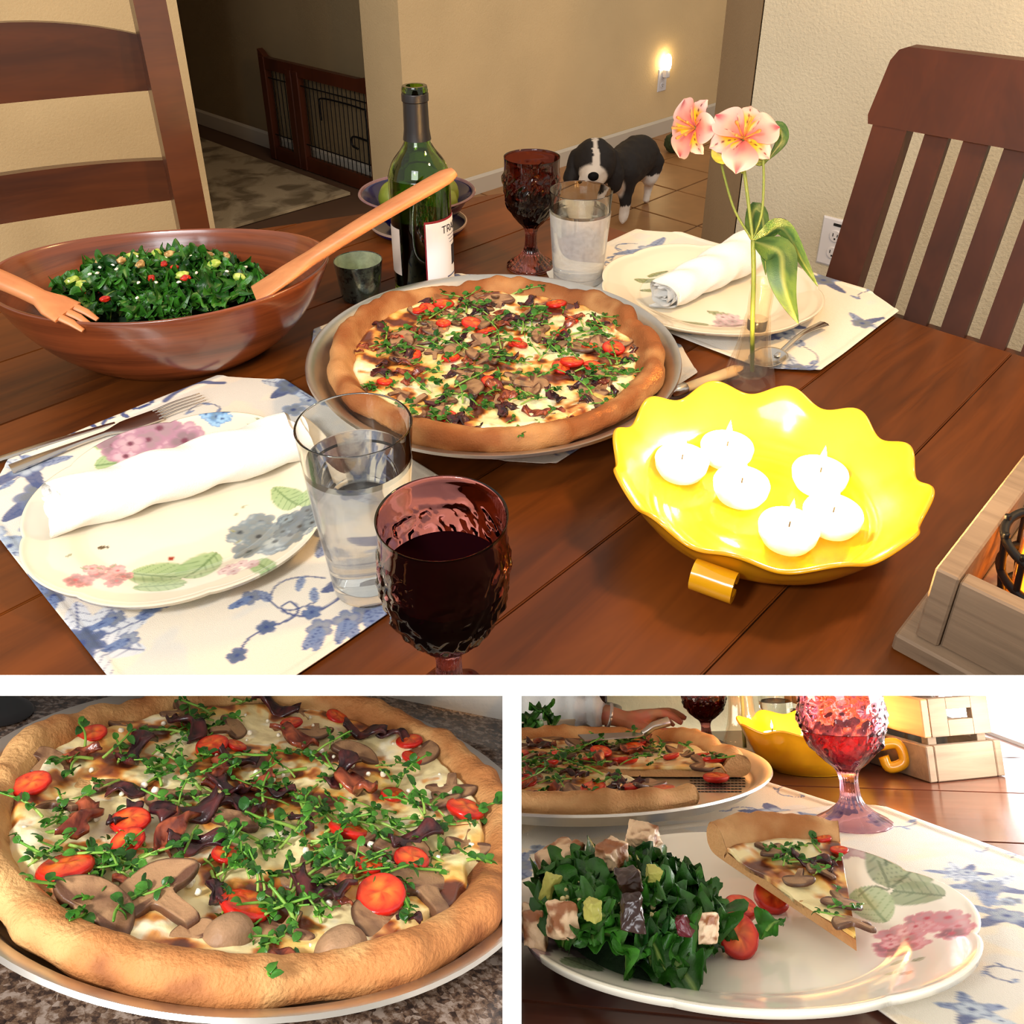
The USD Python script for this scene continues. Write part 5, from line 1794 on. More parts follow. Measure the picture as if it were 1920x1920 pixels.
for i in range(12):
    a = i * np.pi / 6
    part(lt, 'upright', tube(curve([(.036 * math.cos(a), .036 * math.sin(a), .002), (.043 * math.cos(a), .043 * math.sin(a), .030), (.048 * math.cos(a), .048 * math.sin(a), .066)], 8), .0026, 6), BLACKMETAL, True)
part(lt, 'glass_cup', lathe([(0, .001), (.028, .001), (.032, .02), (.035, .062), (.0338, .062), (.0305, .02), (.027, .004), (0, .004)], 40), thin_glass('amber_cup', (255, 214, 140), 1.5, .05), 40)
part(lt, 'glowing_wax', lathe([(0, .0045), (.0265, .0045), (.0305, .024), (.031, .046), (0, .045)], 32), glow('glowing_wax', (255, 190, 90), 7.0), 40, label='candle glowing amber in the cup')

# ------------------------------------------------------------------ the dog
DO = tab(1150, 420, -TOP) * [1, 1, 0]
DOGM = T(*DO)
hd = np.array([-.100, -.115, .292])
HS = 1.3
mz = hd + np.array([-.012, -.078, -.019]) * HS
h_ = lambda *o: tuple(hd + np.array(o) * HS)
J = [((.01, .03, .212), .088, (.125, .25, .222), .086), ((.125, .25, .222), .086, (.14, .29, .205), .074), ((.01, .03, .21), .084, (-.05, -.03, .25), .072), ((-.05, -.03, .25), .070, tuple(hd), .076),
     (h_(.0, .0, .012), .064 * HS, h_(0, -.02, .0), .060 * HS), (h_(-.004, -.04, -.018), .042 * HS, tuple(mz), .032 * HS), (tuple(mz + [.018, .01, -.014]), .024 * HS, tuple(mz + [-.022, .01, -.014]), .024 * HS),
     (h_(-.055, .01, .022), .020 * HS, h_(-.068, -.005, -.045), .026 * HS), (h_(-.068, -.005, -.045), .026 * HS, h_(-.062, -.004, -.085), .015 * HS),
     (h_(.055, .01, .022), .020 * HS, h_(.068, .0, -.045), .026 * HS), (h_(.068, .0, -.045), .026 * HS, h_(.062, .0, -.085), .015 * HS)]
for sx, fx in ((-.052, -.055), (.045, .045)):
    J += [((sx, .02, .18), .042, (fx, .0, .10), .024), ((fx, .0, .10), .024, (fx - .004, .004, .035), .019), ((fx - .004, .004, .035), .020, (fx - .010, -.014, .016), .020)]
for sx, fy in ((.085, .27), (.175, .25)):
    J += [((sx, fy, .19), .058, (sx - .004, fy - .03, .125), .036), ((sx - .004, fy - .03, .125), .034, (sx + .006, fy + .045, .080), .018), ((sx + .006, fy + .045, .080), .018, (sx, fy + .03, .018), .017), ((sx, fy + .03, .018), .018, (sx - .010, fy + .004, .015), .018)]
tl = curve([(.165, .31, .235), (.205, .35, .215), (.235, .37, .17), (.245, .375, .12)], 8)
for i in range(7):
    J.append((tuple(tl[i]), .016 - .0012 * i, tuple(tl[i + 1]), .0148 - .0012 * i))
dm_ = bones(J, .009, 14)
v = dm_.vertices
nz = fbm(v * 26, 3, 3) - .5
v2 = v + np.array(dm_.vertex_normals) * (.010 * nz)[:, None]
dm_ = trimesh.Trimesh(v2, dm_.faces, process=False)
w = np.zeros(len(v))
dx = v - hd
blaze = (np.abs(dx[:, 0] + .004) < .011 + .002 * nz * 8) & (dx[:, 1] < .02) & (dx[:, 2] > -.03)
w = np.maximum(w, blaze * 1.0)
w = np.maximum(w, sstep(.064, .054, np.linalg.norm((v - mz - [0, .008, -.012]) * [1, .9, 1], axis=1)))
w = np.maximum(w, (v[:, 2] < .085 + .08 * nz) * (v[:, 1] < .06) * 1.0)
w = np.maximum(w, (v[:, 2] < .150 + .04 * nz) * (v[:, 1] > .14) * 1.0)
w = np.maximum(w, sstep(.175, .195, v[:, 0]) * (v[:, 1] > .335))
w = np.maximum(w, sstep(.06, .045, np.linalg.norm((v - [-.02, -.035, .16]) * [1, .8, .7], axis=1)))
col = mixc(lin((24, 18, 17)), lin((226, 214, 200)), w)
dog = thing('dog', 'small black and white spaniel-like dog standing on the tiles, facing the table', 'dog', DOGM)
part(dog, 'body', dm_, FUR, paint=col)
for sx in (-.026, .024):
    e = hd + np.array([sx - .003, -.0585, .000]) * HS
    part(dog, 'eye', trimesh.creation.icosphere(2, .0115), mat('dog_eye', (16, 10, 8), .08) if not taken.get('eye') else UsdShade.Material.Get(stage, '/World/Looks/dog_eye'), True, M=T(*e))
    taken['eye'] = 1
part(dog, 'nose', blob(.018, 2, .1, 2, 1, (1.15, .8, .95)), mat('dog_nose', (8, 7, 8), .7, specular_ior_level=.2), True, M=T(*(mz + [0, -.037, .014])))
part(dog, 'mouth', tube(curve([mz + [-.026, -.028, -.028], mz + [0, -.041, -.018], mz + [.026, -.028, -.028]], 12), .0025, 6), UsdShade.Material.Get(stage, '/World/Looks/dog_nose'), True)
# ------------------------------------------------------------------ the big pizza on the granite counter
KR = .1255
KK = KR / .19
wx = np.linalg.inv(KIT)
cutp, cutn = (wx @ np.r_[[-.0036, 0, 0], 1])[:3], wx[:3, :3] @ np.array([-1.0, 0, 0])
KSH = T(0, -.006, 0)
round_pan('aluminium pan under the close-up pizza on the granite counter', KIT @ KSH @ T(0, 0, .0018), KR * 1.05, .010, clip=(cutp - KSH[:3, 3], cutn))
bp_ = thing('topped_pizza', 'large close-up pizza with bacon, tomato, mushroom and pea shoots on the granite counter', 'pizza', KIT @ KSH @ T(0, 0, .0022))
KPZ = KIT @ KSH @ T(0, 0, .0022)


def press(v):
    w = v @ KPZ[:3, :3].T + KPZ[:3, 3]
    w[:, 0] = np.minimum(w[:, 0], -.0040)
    return (w - KPZ[:3, 3]) @ KPZ[:3, :3]


pizza_base(bp_, KR * .985, 9, nt=520, brown=(176, 116, 66), pale=(206, 160, 104), press=press)
KP = lambda u, v: (kit(u, v, .0022 + .010 * KK) - KSH[:3, 3])[:2]
rg = random.Random(77)
spots = {'tomato_half': ((122, 1652, 1.5), (648, 1572, 1.35), (768, 1628, 1.15), (712, 1702, 1.45), (455, 1720, 1.5), (242, 1558, 1.2), (398, 1408, 1.2), (766, 1408, 1.1), (628, 1355, 1.0), (172, 1392, 1.0), (58, 1490, 1.2), (868, 1538, 1.4), (690, 1640, .9), (545, 1372, .9), (770, 1432, .9), (240, 1590, 1.0), (440, 1408, .8), (735, 1500, .9), (420, 1620, .9)),
         'mushroom_slice': ((308, 1712, 1.9), (150, 1738, 1.9), (800, 1690, 1.9), (745, 1612, 1.4), (668, 1600, 1.2), (330, 1500, 1.2), (110, 1515, 1.2), (780, 1420, 1.3), (845, 1485, 1.2), (878, 1590, 1.2), (540, 1750, 1.2), (360, 1780, 1.0), (590, 1380, 1.1), (560, 1345, 1.1), (690, 1360, 1.2), (745, 1378, 1.2), (240, 1360, 1.2), (330, 1352, 1.1), (420, 1375, 1.1), (80, 1445, 1.2), (430, 1560, 1.2), (570, 1640, 1.1), (660, 1430, 1.2), (200, 1480, 1.0), (720, 1735, 1.2), (820, 1510, 1.0)),
         'bacon_piece': ((350, 1545, 1.7), (150, 1560, 1.7), (255, 1425, 1.5), (345, 1380, 1.5), (550, 1408, 1.7), (510, 1340, 1.7), (680, 1388, 1.5), (665, 1500, 1.7), (600, 1695, 1.6), (770, 1590, 1.5), (320, 1580, 1.5), (420, 1492, 1.3), (235, 1495, 1.0), (480, 1480, 1.0), (520, 1498, .9), (228, 1550, 1.0), (250, 1665, .9), (405, 1702, 1.0), (235, 1350, 1.3), (405, 1465, 1.4), (640, 1465, 1.4), (735, 1400, 1.2), (150, 1430, 1.0), (455, 1535, 1.3), (785, 1395, 1.2), (640, 1695, .9), (440, 1440, 1.2), (360, 1600, 1.4), (535, 1820, .8), (765, 1740, .6), (560, 1560, .8))}
for kind, L in spots.items():
    for i, (u, v, s) in enumerate(L):
        x, y = KP(u, v)
        if math.hypot(x, y) > KR * .86:
            continue
        topping(bp_, kind, x, y, KR * .985, 9, rg, s, up={'mushroom_slice': .001, 'tomato_half': .0015, 'bacon_piece': .004}[kind], variant=None if kind != 'bacon_piece' else (i * 2) % 9)
BUTTON = mat('mushroom_cap', (150, 116, 84), .6, vary=.2, scale=120.0, bump=.6)
for u, v, s in ((425, 1770, 1.25), (637, 1797, 1.35)):
    x, y = KP(u, v)
    part(bp_, 'mushroom_cap', lathe(curve([(0, .9, 0), (.5, .82, 0), (.92, .42, 0), (1.0, .1, 0), (.85, -.12, 0), (.5, -.16, 0), (0, -.1, 0)], 26)[:, :2].clip([0, -1], [2, 2]), 36, lambda th, r, z: (r * (1 + .08 * np.sin(2 * th)), z)), BUTTON, 40, M=T(x, y, .0125 * KK) @ RX(.25) @ S(.0105 * KK * s))
centres = ((230, 1450), (300, 1420), (450, 1460), (380, 1500), (560, 1500), (620, 1480), (560, 1540), (480, 1580), (60, 1640), (130, 1620), (200, 1620), (500, 1680), (560, 1700), (850, 1640), (700, 1480), (880, 1560), (180, 1700), (420, 1340), (380, 1350), (620, 1410), (660, 1560), (800, 1560), (300, 1640), (520, 1620), (700, 1660), (640, 1660), (450, 1790), (500, 1770), (320, 1480), (100, 1560), (740, 1540), (850, 1690), (420, 1660), (600, 1610))
n = 0
while n < 235:
    c = centres[rg.randrange(len(centres))]
    x, y = KP(c[0] + rg.gauss(0, 42), c[1] + rg.gauss(0, 22))
    if math.hypot(x, y) < KR * .83:
        topping(bp_, 'sprout', x, y, KR * .985, 9, rg, rg.uniform(.75, 1.35), up=.004 * rg.random(), tip=.35)
        n += 1
for i in range(90):
    a, q = rg.uniform(0, 6.28), KR * .8 * rg.random() ** .5
    x, y = q * math.cos(a), q * math.sin(a)
    m, col = CHUNK(i % 7, (236, 224, 196), (250, 244, 226), 0, .4)
    part(bp_, 'cheese_crumb', m, PAINT, paint=col, M=T(x, y, float(cheese_h(np.array(x), np.array(y), KK, 9)) + .004 * KK) @ S(.0016 * KK * rg.uniform(.7, 1.6)))
# dark lid at the far left of the counter
lc = kit(60, 1345)
ld = thing('pan_lid', 'dark glossy lid at the far left corner of the granite counter', 'lid', KIT @ T(lc[0] - .022, lc[1] + .0, 0) @ S(.5))
part(ld, 'lid', lathe([(0, .0), (.040, 0), (.0425, .002), (.040, .004), (.030, .0055), (0, .006)], 48), mat('black_lid', (26, 22, 22), .2), 40)
kl = UsdLux.SphereLight.Define(stage, '/World/unseen_counter_lamp')  # unseen lamp, out of view, placed to brighten the close-up pizza
kl.AddTranslateOp().Set(Gf.Vec3d(-.40, -.18, 1.62))
kl.CreateRadiusAttr(.07)
kl.CreateIntensityAttr(200.0)
kl.CreateColorAttr(Gf.Vec3f(1.0, .97, .95))
# ------------------------------------------------------------------ the supper table
px = lambda F, p, n: n / FPX * depth_of(F, p)            # metres spanned by n photo pixels at a local point
SP = lambda u, v, h=0.0: SUP @ T(*sup(u, v, h))
SR = .1325
sc_ = sup(1373, 1712, .016)
spm = plate_mesh(SR, 130, 420, 8, .42, .045)
sq = lambda u, v, h=.014: (sup(u, v, h) - sc_)[:2]
smk = []


def s_leaf(u, v, u2, v2, w, c1=(146, 164, 124), c2=(92, 116, 80)):
    p, q = sq(u, v), sq(u2, v2)
    smk.append(lambda c, X, Y: ink_leaf(c, X, Y, p[0], p[1], np.hypot(*(q - p)), w, math.atan2(*(q - p)[::-1]), c1, c2))


def s_cluster(u, v, r, k, seed, cols):
    p = sq(u, v)
    smk.append(lambda c, X, Y: ink_cluster(c, X, Y, p[0], p[1], r, k, seed, *cols))


s_cluster(1618, 1608, .030, 10, 3, ((222, 196, 196), (164, 118, 124), (140, 90, 70)))
s_cluster(1590, 1580, .018, 6, 4, ((214, 186, 188), (150, 106, 116), (140, 90, 70)))
s_leaf(1672, 1672, 1655, 1608, .014, (146, 160, 128), (84, 104, 76))
s_leaf(1672, 1676, 1745, 1650, .020, (160, 172, 134), (90, 110, 78))
s_leaf(1674, 1680, 1775, 1706, .016)
s_leaf(1610, 1665, 1660, 1715, .014, (176, 196, 150), (120, 150, 104))
p_ = [sq(*q) for q in ((1610, 1672), (1640, 1668), (1668, 1676), (1650, 1640))]
smk.append(lambda c, X, Y: ink_line(c, X, Y, p_, .0012, (110, 126, 92), .9))
s_cluster(1735, 1755, .030, 16, 8, ((236, 186, 188), (206, 124, 132), (196, 90, 100)))
s_cluster(1700, 1745, .018, 7, 9, ((240, 190, 190), (206, 120, 126), (196, 90, 100)))
s_cluster(1022, 1795, .032, 14, 12, ((200, 172, 176), (136, 96, 108), (100, 60, 70)))
s_leaf(1060, 1820, 1130, 1840, .012)
for u, v in ((1670, 1800), (1712, 1810), (1690, 1840), (1660, 1830)):
    s_leaf(u, v, u + 22, v - 5, .003, (190, 194, 166), (160, 160, 130))
spaint = paint_plate(spm, SR, smk, (244, 238, 220))
SPM = SUP @ T(sc_[0], sc_[1], .0032)
wv = spm.vertices @ SPM[:3, :3].T + SPM[:3, 3]
wv[:, 0] = np.maximum(wv[:, 0], .0042)
spm.vertices = (wv - SPM[:3, 3]) @ SPM[:3, :3]
single('dinner_plate', spm, CHINA, 'served cream scalloped plate in front, with kale salad and a pizza slice on it', 'plate', M=SPM, paint=spaint)

# ---- placemats
c = sup(1700, 1690)
SM = SUP @ T(.120, .012, .0004) @ RZ(math.radians(-24))
MWID = .150
smm = [sup(*q) for q in ((1632, 1510), (1878, 1602), (1878, 1822), (1330, 1530))]
SMc = (smm[0] + smm[2]) / 2
dirm = smm[1] - smm[0]
SMA = math.atan2(dirm[1], dirm[0])
# one corner at the photo's corner; the mat runs right-near from it
wM, hM = .185, .120
cen = smm[0] + wM * np.array([math.cos(SMA), math.sin(SMA), 0]) - hM * np.array([-math.sin(SMA), math.cos(SMA), 0])
mq, kq = mat_mesh(.185, .120, 41, .0016, .0, .0015)
wl = np.linalg.inv(SUP @ T(cen[0], cen[1], .0006) @ RZ(SMA))


def cloth_cut(label, M, w, h, seed, n, size, clip=True):
    m, k = mat_mesh(w, h, seed, .0018, .12, .0012)
    if clip:
        iw = np.linalg.inv(M)
        p0, nn = (iw @ [.0045, 0, 0, 1])[:3], iw[:3, :3] @ np.array([1.0, 0, 0])
        m = m.slice_plane(p0, nn)
    X, Y = m.vertices[:, 0], m.vertices[:, 1]
    col = np.broadcast_to(lin((228, 214, 190)), (len(X), 3)).copy()
    col = toile(col, X, Y, seed, w, h, n, size)
    single('placemat', m, CLOTHP, label, 'placemat', M=M, paint=col)


cloth_cut('toile placemat under the served plate, its corner beside the foot of the goblet', SUP @ T(cen[0], cen[1], .0006) @ RZ(SMA), .185, .120, 41, 40, .04)
PANC = np.array([-.086, .266, 0])
cloth_cut('shadowed toile placemat under the cut pizza behind the served plate', SUP @ T(PANC[0] + .01, PANC[1] - .045, .0006) @ RZ(.45), .190, .150, 43, 26, .05, False)

# ---- the cut pizza on its pan
PR_ = .174
tv2 = thing('trivet', 'round wooden trivet lifting the cut pizza above its placemat', 'trivet', SUP @ T(PANC[0], PANC[1], .0035))
part(tv2, 'disc', lathe([(0, 0), (.09, 0), (.095, .003), (.095, .010), (.09, .013), (0, .013)], 40), GREYWOOD, 30)
PH = .0195
pl_ = lambda u, v: sup(u, v, PH + .002) - PANC
holes = []
for u in range(1296, 1420, 7):
    for v in range(1440, 1484, 5):
        q = pl_(u, v)
        if math.hypot(q[0], q[1]) < PR_ * .86:
            holes.append((q[0], q[1]))
round_pan('aluminium pan with the cut pizza, bare perforated metal showing at its right', SUP @ T(PANC[0], PANC[1], PH), PR_, .011, holes)
a0, a1 = pl_(1300, 1492), pl_(1420, 1467)
g0, g1 = math.atan2(a0[1], a0[0]) - .20, math.atan2(a1[1], a1[0]) + .14
cp = thing('cut_pizza', 'partly eaten pizza on its pan, a wedge missing at the right', 'pizza', SUP @ T(PANC[0], PANC[1], PH + .0005))
SPZ = PR_ * .90
pizza_base(cp, SPZ, 13, g1, g0 + 2 * math.pi, 260)


def keep(x, y):
    a = (math.atan2(y, x) - g1) % (2 * math.pi)
    return .08 < a < (g0 - g1) % (2 * math.pi) - .08


scatter(cp, SPZ, 13, (('mushroom_slice', 40), ('tomato_half', 18), ('bacon_piece', 30), ('sprout', 80)), keep, 1.2)
lt_ = pl_(1343, 1464)
m, col = VAR['tomato_half'][1]
single('tomato_half', m, GLOSSY, 'loose tomato half lying on the bare metal of the pan', 'tomato', M=SUP @ T(PANC[0] + lt_[0], PANC[1] + lt_[1], PH + .001) @ S(.012), paint=col)
sv = thing('pizza_server', 'flat steel pizza server resting on the far side of the cut pizza', 'server')
q0, q1 = sup(1125, 1383, PH + .022), sup(1212, 1374, PH + .024)
dq = (q1 - q0) / np.linalg.norm(q1 - q0)
UsdGeom.Xformable(sv).AddTransformOp().Set(gmat(SUP @ T(*q0) @ RZ(math.atan2(dq[1], dq[0]))))
Lq = np.linalg.norm(q1 - q0)
part(sv, 'blade', prism([(-.02, -.016), (Lq * .7, -.012), (Lq * .95, -.003), (Lq * .95, .003), (Lq * .7, .012), (-.02, .016)], 0, .0015), CUTLERY, False)
part(sv, 'handle', tube([(Lq * .93, 0, .001), (Lq * 1.15, .0, .008), (Lq * 1.5, 0, .012)], [.004, .0045, .005], 8), CUTLERY, True)

# ---- pizza slice on the plate
tip, cl_, cr_ = sup(1605, 1772, .016), sup(1320, 1588, .030), sup(1566, 1530, .045)
mid = (cl_ + cr_) / 2
ax = mid - tip
LS = np.linalg.norm(ax[:2]) * 1.02
ha = math.acos(np.clip(np.dot((cl_ - tip)[:2], (cr_ - tip)[:2]) / np.linalg.norm((cl_ - tip)[:2]) / np.linalg.norm((cr_ - tip)[:2]), -1, 1)) / 2
ang = math.atan2(ax[1], ax[0])
SLM = SUP @ T(tip[0], tip[1], .0125) @ RZ(ang) @ RY(-.13)
slc = thing('pizza_slice', 'single slice of pizza at the right of the served plate, its point to the front', 'pizza slice', SLM)
pizza_base(slc, LS, 21, -ha, ha, 90)
rs_ = random.Random(4)
KS = LS / .19
lin_ = np.linalg.inv(SLM)


def sl_xy(u, v):
    p = EYE + ray(u, v) * 1.0
    o, n = SLM[:3, 3] + SLM[:3, 2] * .009 * KS, SLM[:3, 2]
    d = ray(u, v)
    p = EYE + d * (np.dot(o - EYE, n) / np.dot(d, n))
    return (lin_ @ np.r_[p, 1])[:2]


for kind, u, v, s in (('tomato_half', 1575, 1612, .8), ('tomato_half', 1545, 1590, .8), ('bacon_piece', 1520, 1632, 1.3), ('mushroom_slice', 1610, 1755, 1.1), ('mushroom_slice', 1545, 1650, .9), ('mushroom_slice', 1500, 1660, 1.0), ('sprout', 1540, 1610, 1.1), ('sprout', 1500, 1620, 1.2), ('sprout', 1450, 1620, 1.2), ('sprout', 1560, 1640, 1.1), ('sprout', 1570, 1680, .9), ('sprout', 1590, 1745, 1.0), ('sprout', 1480, 1630, 1.0), ('sprout', 1620, 1710, .8), ('sprout', 1530, 1630, 1.2), ('sprout', 1470, 1640, .9), ('sprout', 1515, 1600, 1.2), ('sprout', 1555, 1625, 1.2), ('sprout', 1490, 1605, 1.0), ('sprout', 1525, 1655, 1.0), ('sprout', 1580, 1715, 1.0), ('bacon_piece', 1545, 1640, .9), ('mushroom_slice', 1575, 1700, 1.0), ('mushroom_slice', 1440, 1605, 1.0)):
    x, y = sl_xy(u, v)
    topping(slc, kind, x, y, LS, 21, rs_, s * 1.0, up=.003)

# ---- kale salad on the plate with chicken, avocado and tomato
ks = thing('plated_kale_salad', 'heap of chopped kale and chicken at the left of the served plate', 'salad', SUP)
KCC = sup(1172, 1722, .022)
KA, KB = px(SUP, KCC, 165), px(SUP, KCC, 140) / .36


def kin(x, y):
    if x * x + y * y > 1:
        return None
    p = KCC + np.array([x * KA, y * KB * .55, 0])
    if math.hypot(p[0] - sc_[0], p[1] - sc_[1]) > SR * .87:
        return None
    return (p[0], p[1]) if (SUP @ np.r_[p, 1])[0] > .022 else None


kh = lambda x, y: .010 + .013 * float(sstep(.62, .95, math.hypot(x - sc_[0], y - sc_[1]) / SR)) + .026 * max(0, 1 - ((x - KCC[0]) / KA) ** 2 - ((y - KCC[1]) / (KB * .55)) ** 2) ** .6
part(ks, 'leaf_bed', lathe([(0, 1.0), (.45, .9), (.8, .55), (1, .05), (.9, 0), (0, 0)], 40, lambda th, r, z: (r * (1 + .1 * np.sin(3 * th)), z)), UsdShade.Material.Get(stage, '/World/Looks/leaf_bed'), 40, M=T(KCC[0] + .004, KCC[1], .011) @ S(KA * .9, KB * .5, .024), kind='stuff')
kale_pile(ks, 250, 8, kin, kh, .025, .06)
CHK = mat('chicken_meat', (228, 190, 152), .55, vary=.12, scale=60.0, bump=.5, subsurface_weight=.1, subsurface_scale=.01)
CHB = mat('roast_chicken', (176, 116, 72), .5, vary=.3, scale=50.0, bump=.6)
AVO = mat('avocado_flesh', (176, 172, 84), .45, vary=.2, scale=50.0)
DATE = mat('dark_date', (44, 20, 14), .25, vary=.4, scale=60.0)


def chunk(t, name, u, v, h, w, hh, m, seed, tiltx=0.0):
    h = .018 + h * .68
    p = sup(u, v, h)
    a, b = px(SUP, p, w) / 2, px(SUP, p, hh) / 2
    rg2 = np.random.RandomState(seed)
    pts = np.array([(x, y, z) for x in (-1, 1) for y in (-1, 1) for z in (-1, 1)]) * [a, a * .8, b] * rg2.uniform(.55, 1.15, (8, 3))
    q = hull(pts).subdivide().subdivide().subdivide().subdivide()
    trimesh.smoothing.filter_laplacian(q, .4, 2)
    vv = q.vertices
    q.vertices = vv + .36 * a * (np.stack([fbm(vv / a * 2.2 + seed + k, 3, k) for k in range(3)], -1) - .5)
    if name == 'chicken_chunk':
        n1 = fbm(q.vertices / a * 1.3 + seed, 3, seed)
        c_ = mixc(lin((232, 198, 160)), lin((150, 92, 54)), sstep(*((.50, .66) if m is CHK else (.36, .58)), n1))
        part(t, name, q, PAINT, paint=c_, M=T(*p) @ RZ(seed * 1.3) @ RX(tiltx))
        return
    part(t, name, q, m, 40, M=T(*p) @ RZ(seed * 1.3) @ RX(tiltx))


for i, (nm, u, v, h, w, hh, m) in enumerate((('chicken_chunk', 1205, 1572, .050, 68, 40, CHK), ('chicken_chunk', 1150, 1606, .050, 70, 48, CHB), ('chicken_chunk', 1050, 1612, .030, 84, 55, CHB), ('chicken_chunk', 1058, 1725, .030, 62, 68, CHK), ('chicken_chunk', 1004, 1735, .018, 64, 62, CHK), ('chicken_chunk', 1330, 1742, .024, 36, 56, CHK),
        ('avocado_piece', 1032, 1668, .040, 34, 60, AVO), ('avocado_piece', 1108, 1706, .042, 34, 36, AVO), ('avocado_piece', 1225, 1638, .052, 30, 24, AVO), ('date_piece', 1180, 1650, .055, 62, 44, DATE), ('date_piece', 1185, 1710, .048, 44, 60, DATE), ('radish_piece', 1282, 1735, .030, 34, 34, mat('radish_dark', (92, 22, 34), .4)))):
    chunk(ks, nm, u, v, h, w, hh, m, i + 2, .3 * (i % 3 - 1))
rk = random.Random(12)
for i in range(150):
    p = None
    while p is None:
        p = kin(rk.uniform(-1, 1), rk.uniform(-1, 1))
    m, col = CHUNK(i % 7, (190, 172, 110), (224, 212, 160), 0, .4)
    part(ks, 'nut_crumb', m, PAINT, paint=col, M=T(p[0], p[1], kh(*p) + .008 + .006 * rk.random()) @ S(.0010 * rk.uniform(.5, 1.7)))
for lab, u, v, h, d, tx, tz in (('halved cherry tomato facing up, nearest the front of the plate', 1382, 1757, .016, 78, .95, 0.1), ('halved cherry tomato tucked behind another at the edge of the kale', 1388, 1708, .020, 62, .3, 2.0), ('halved cherry tomato between the kale and the pizza slice', 1445, 1688, .013, 66, .55, .6)):
    p = sup(u, v, h)
    m, col = VAR['tomato_half'][rk.randrange(6)]
    s = px(SUP, p, d) / 2
    single('cherry_tomato', m, GLOSSY, lab, 'tomato', group='cherry tomatoes on the served plate', M=SUP @ T(*p) @ RZ(tz * .3) @ RX(tx) @ S(s, s, s * 1.5) @ T(0, 0, -.2), paint=col)
m, col = KALE[3]
for lab, u, v, a in (('small bright green leaf fallen in front of the tomatoes', 1428, 1762, .4),):
    p = sup(u, v, .0125)
    single('parsley_leaf', m, LEAF, lab, 'leaf', M=SUP @ T(*p) @ RZ(a) @ RY(-.3) @ S(.017), paint=np.minimum(col * 2.2, 1))

# ---- goblets, vase, candle dish, crate at the back
gp = sup(1601, 1550)
GH = rise(SUP, gp, 1292)
dg = depth_of(SUP, gp + [0, 0, GH * .8])
goblet('amethyst goblet of red wine standing on the placemat behind the served plate', SUP @ T(gp[0], gp[1], .0015), 80 / FPX * dg, GH * 1.06, GH * .69, glass('pink_amethyst_glass', (226, 168, 190), 1.45), glass('backlit_wine', (150, 26, 48), 1.34), 7, relief=1.1)
gp = sup(1326, 1397)
GH = rise(SUP, gp, 1296)
dg = depth_of(SUP, gp + [0, 0, GH * .8])
goblet('goblet of dark wine farther back, between the hand and the vase', SUP @ T(gp[0], gp[1], .0005), 42 / FPX * dg, GH * 1.18, GH * .86, glass('far_amethyst_glass', (190, 120, 120), 1.45), glass('far_wine', (110, 20, 22), 1.34), 9)
vp = sup(1398, 1420)
VH2 = rise(SUP, vp, 1270)
vr2 = 22 / FPX * depth_of(SUP, vp + [0, 0, VH2 * .7])
v2 = thing('bud_vase', 'clear glass bud vase next to the candle dish on the supper table', 'vase', SUP @ T(vp[0], vp[1], .0004))
pf = [(0, .0005), (vr2 * 1.9, 0), (vr2 * 2.0, .003), (vr2 * 1.8, .012), (vr2 * 1.25, .034), (vr2, .058), (vr2 * .95, VH2), (vr2 * .84, VH2), (vr2 * .88, .058), (vr2 * 1.1, .034), (vr2 * 1.5, .014), (0, .009)]
part(v2, 'glass', lathe(curve(np.c_[np.array(pf), np.zeros(len(pf))], 60)[:, :2].clip([0, 0], [1, 1]), 56, lambda th, r, z: (r * (1 + .06 * np.abs(np.sin(4 * th))), z)), UsdShade.Material.Get(stage, '/World/Looks/vase_glass'), 50)
part(v2, 'stem', tube([(0, 0, .01), (.002, 0, VH2 * .98)], .0022, 8), STEMG, True)
dp = sup(1522, 1440)
DR = 128 / FPX * depth_of(SUP, dp)
DH = rise(SUP, dp - [0, DR * .8, 0], 1388)
d2 = thing('candle_dish', 'yellow ruffled candle dish seen from the side behind the tall goblet', 'dish', SUP @ T(dp[0], dp[1], .0003))
kx, kz = DR / CR, DH / .050


def ruffle2(th, r, z):
    w = sstep(.70, 1.0, r / DR)
    s = np.cos(9 * th + .8)
    return r * (1 + .04 * s * w), z + .07 * DH * s * w * w


part(d2, 'bowl', lathe(op * [kx, kz], 200, ruffle2), YELLOW, 60)
hp = np.array([DR * .80, -DR * .55, DH * .42])
part(d2, 'scroll_handle', tube(curve([hp + [0, .0, .012], hp + [.018, -.006, .014], hp + [.022, -.008, -.002], hp + [.008, -.004, -.008], hp + [.004, -.002, .002]], 24), .0055, 10), YELLOW, True)
for i, (x, y, w) in enumerate(((-.5, .1, 'at the left'), (-.15, -.3, 'nearest the front'), (.1, .25, 'at the back'), (.4, -.1, 'at the right'))):
    tealight(f'lit candle in the farther yellow dish, {w}', (dp[0] + x * DR, dp[1] + y * DR, DH * .62), .018 * kx, .012, SUP, .45, group='candles in the farther yellow dish')
# tumbler beside the dish
tp_ = sup(1462, 1398)
tumbler('water_glass', 'clear tumbler behind the candle dish on the supper table', (tp_[0], tp_[1], .0005), .022, .017, .078, .05, False, M=SUP)

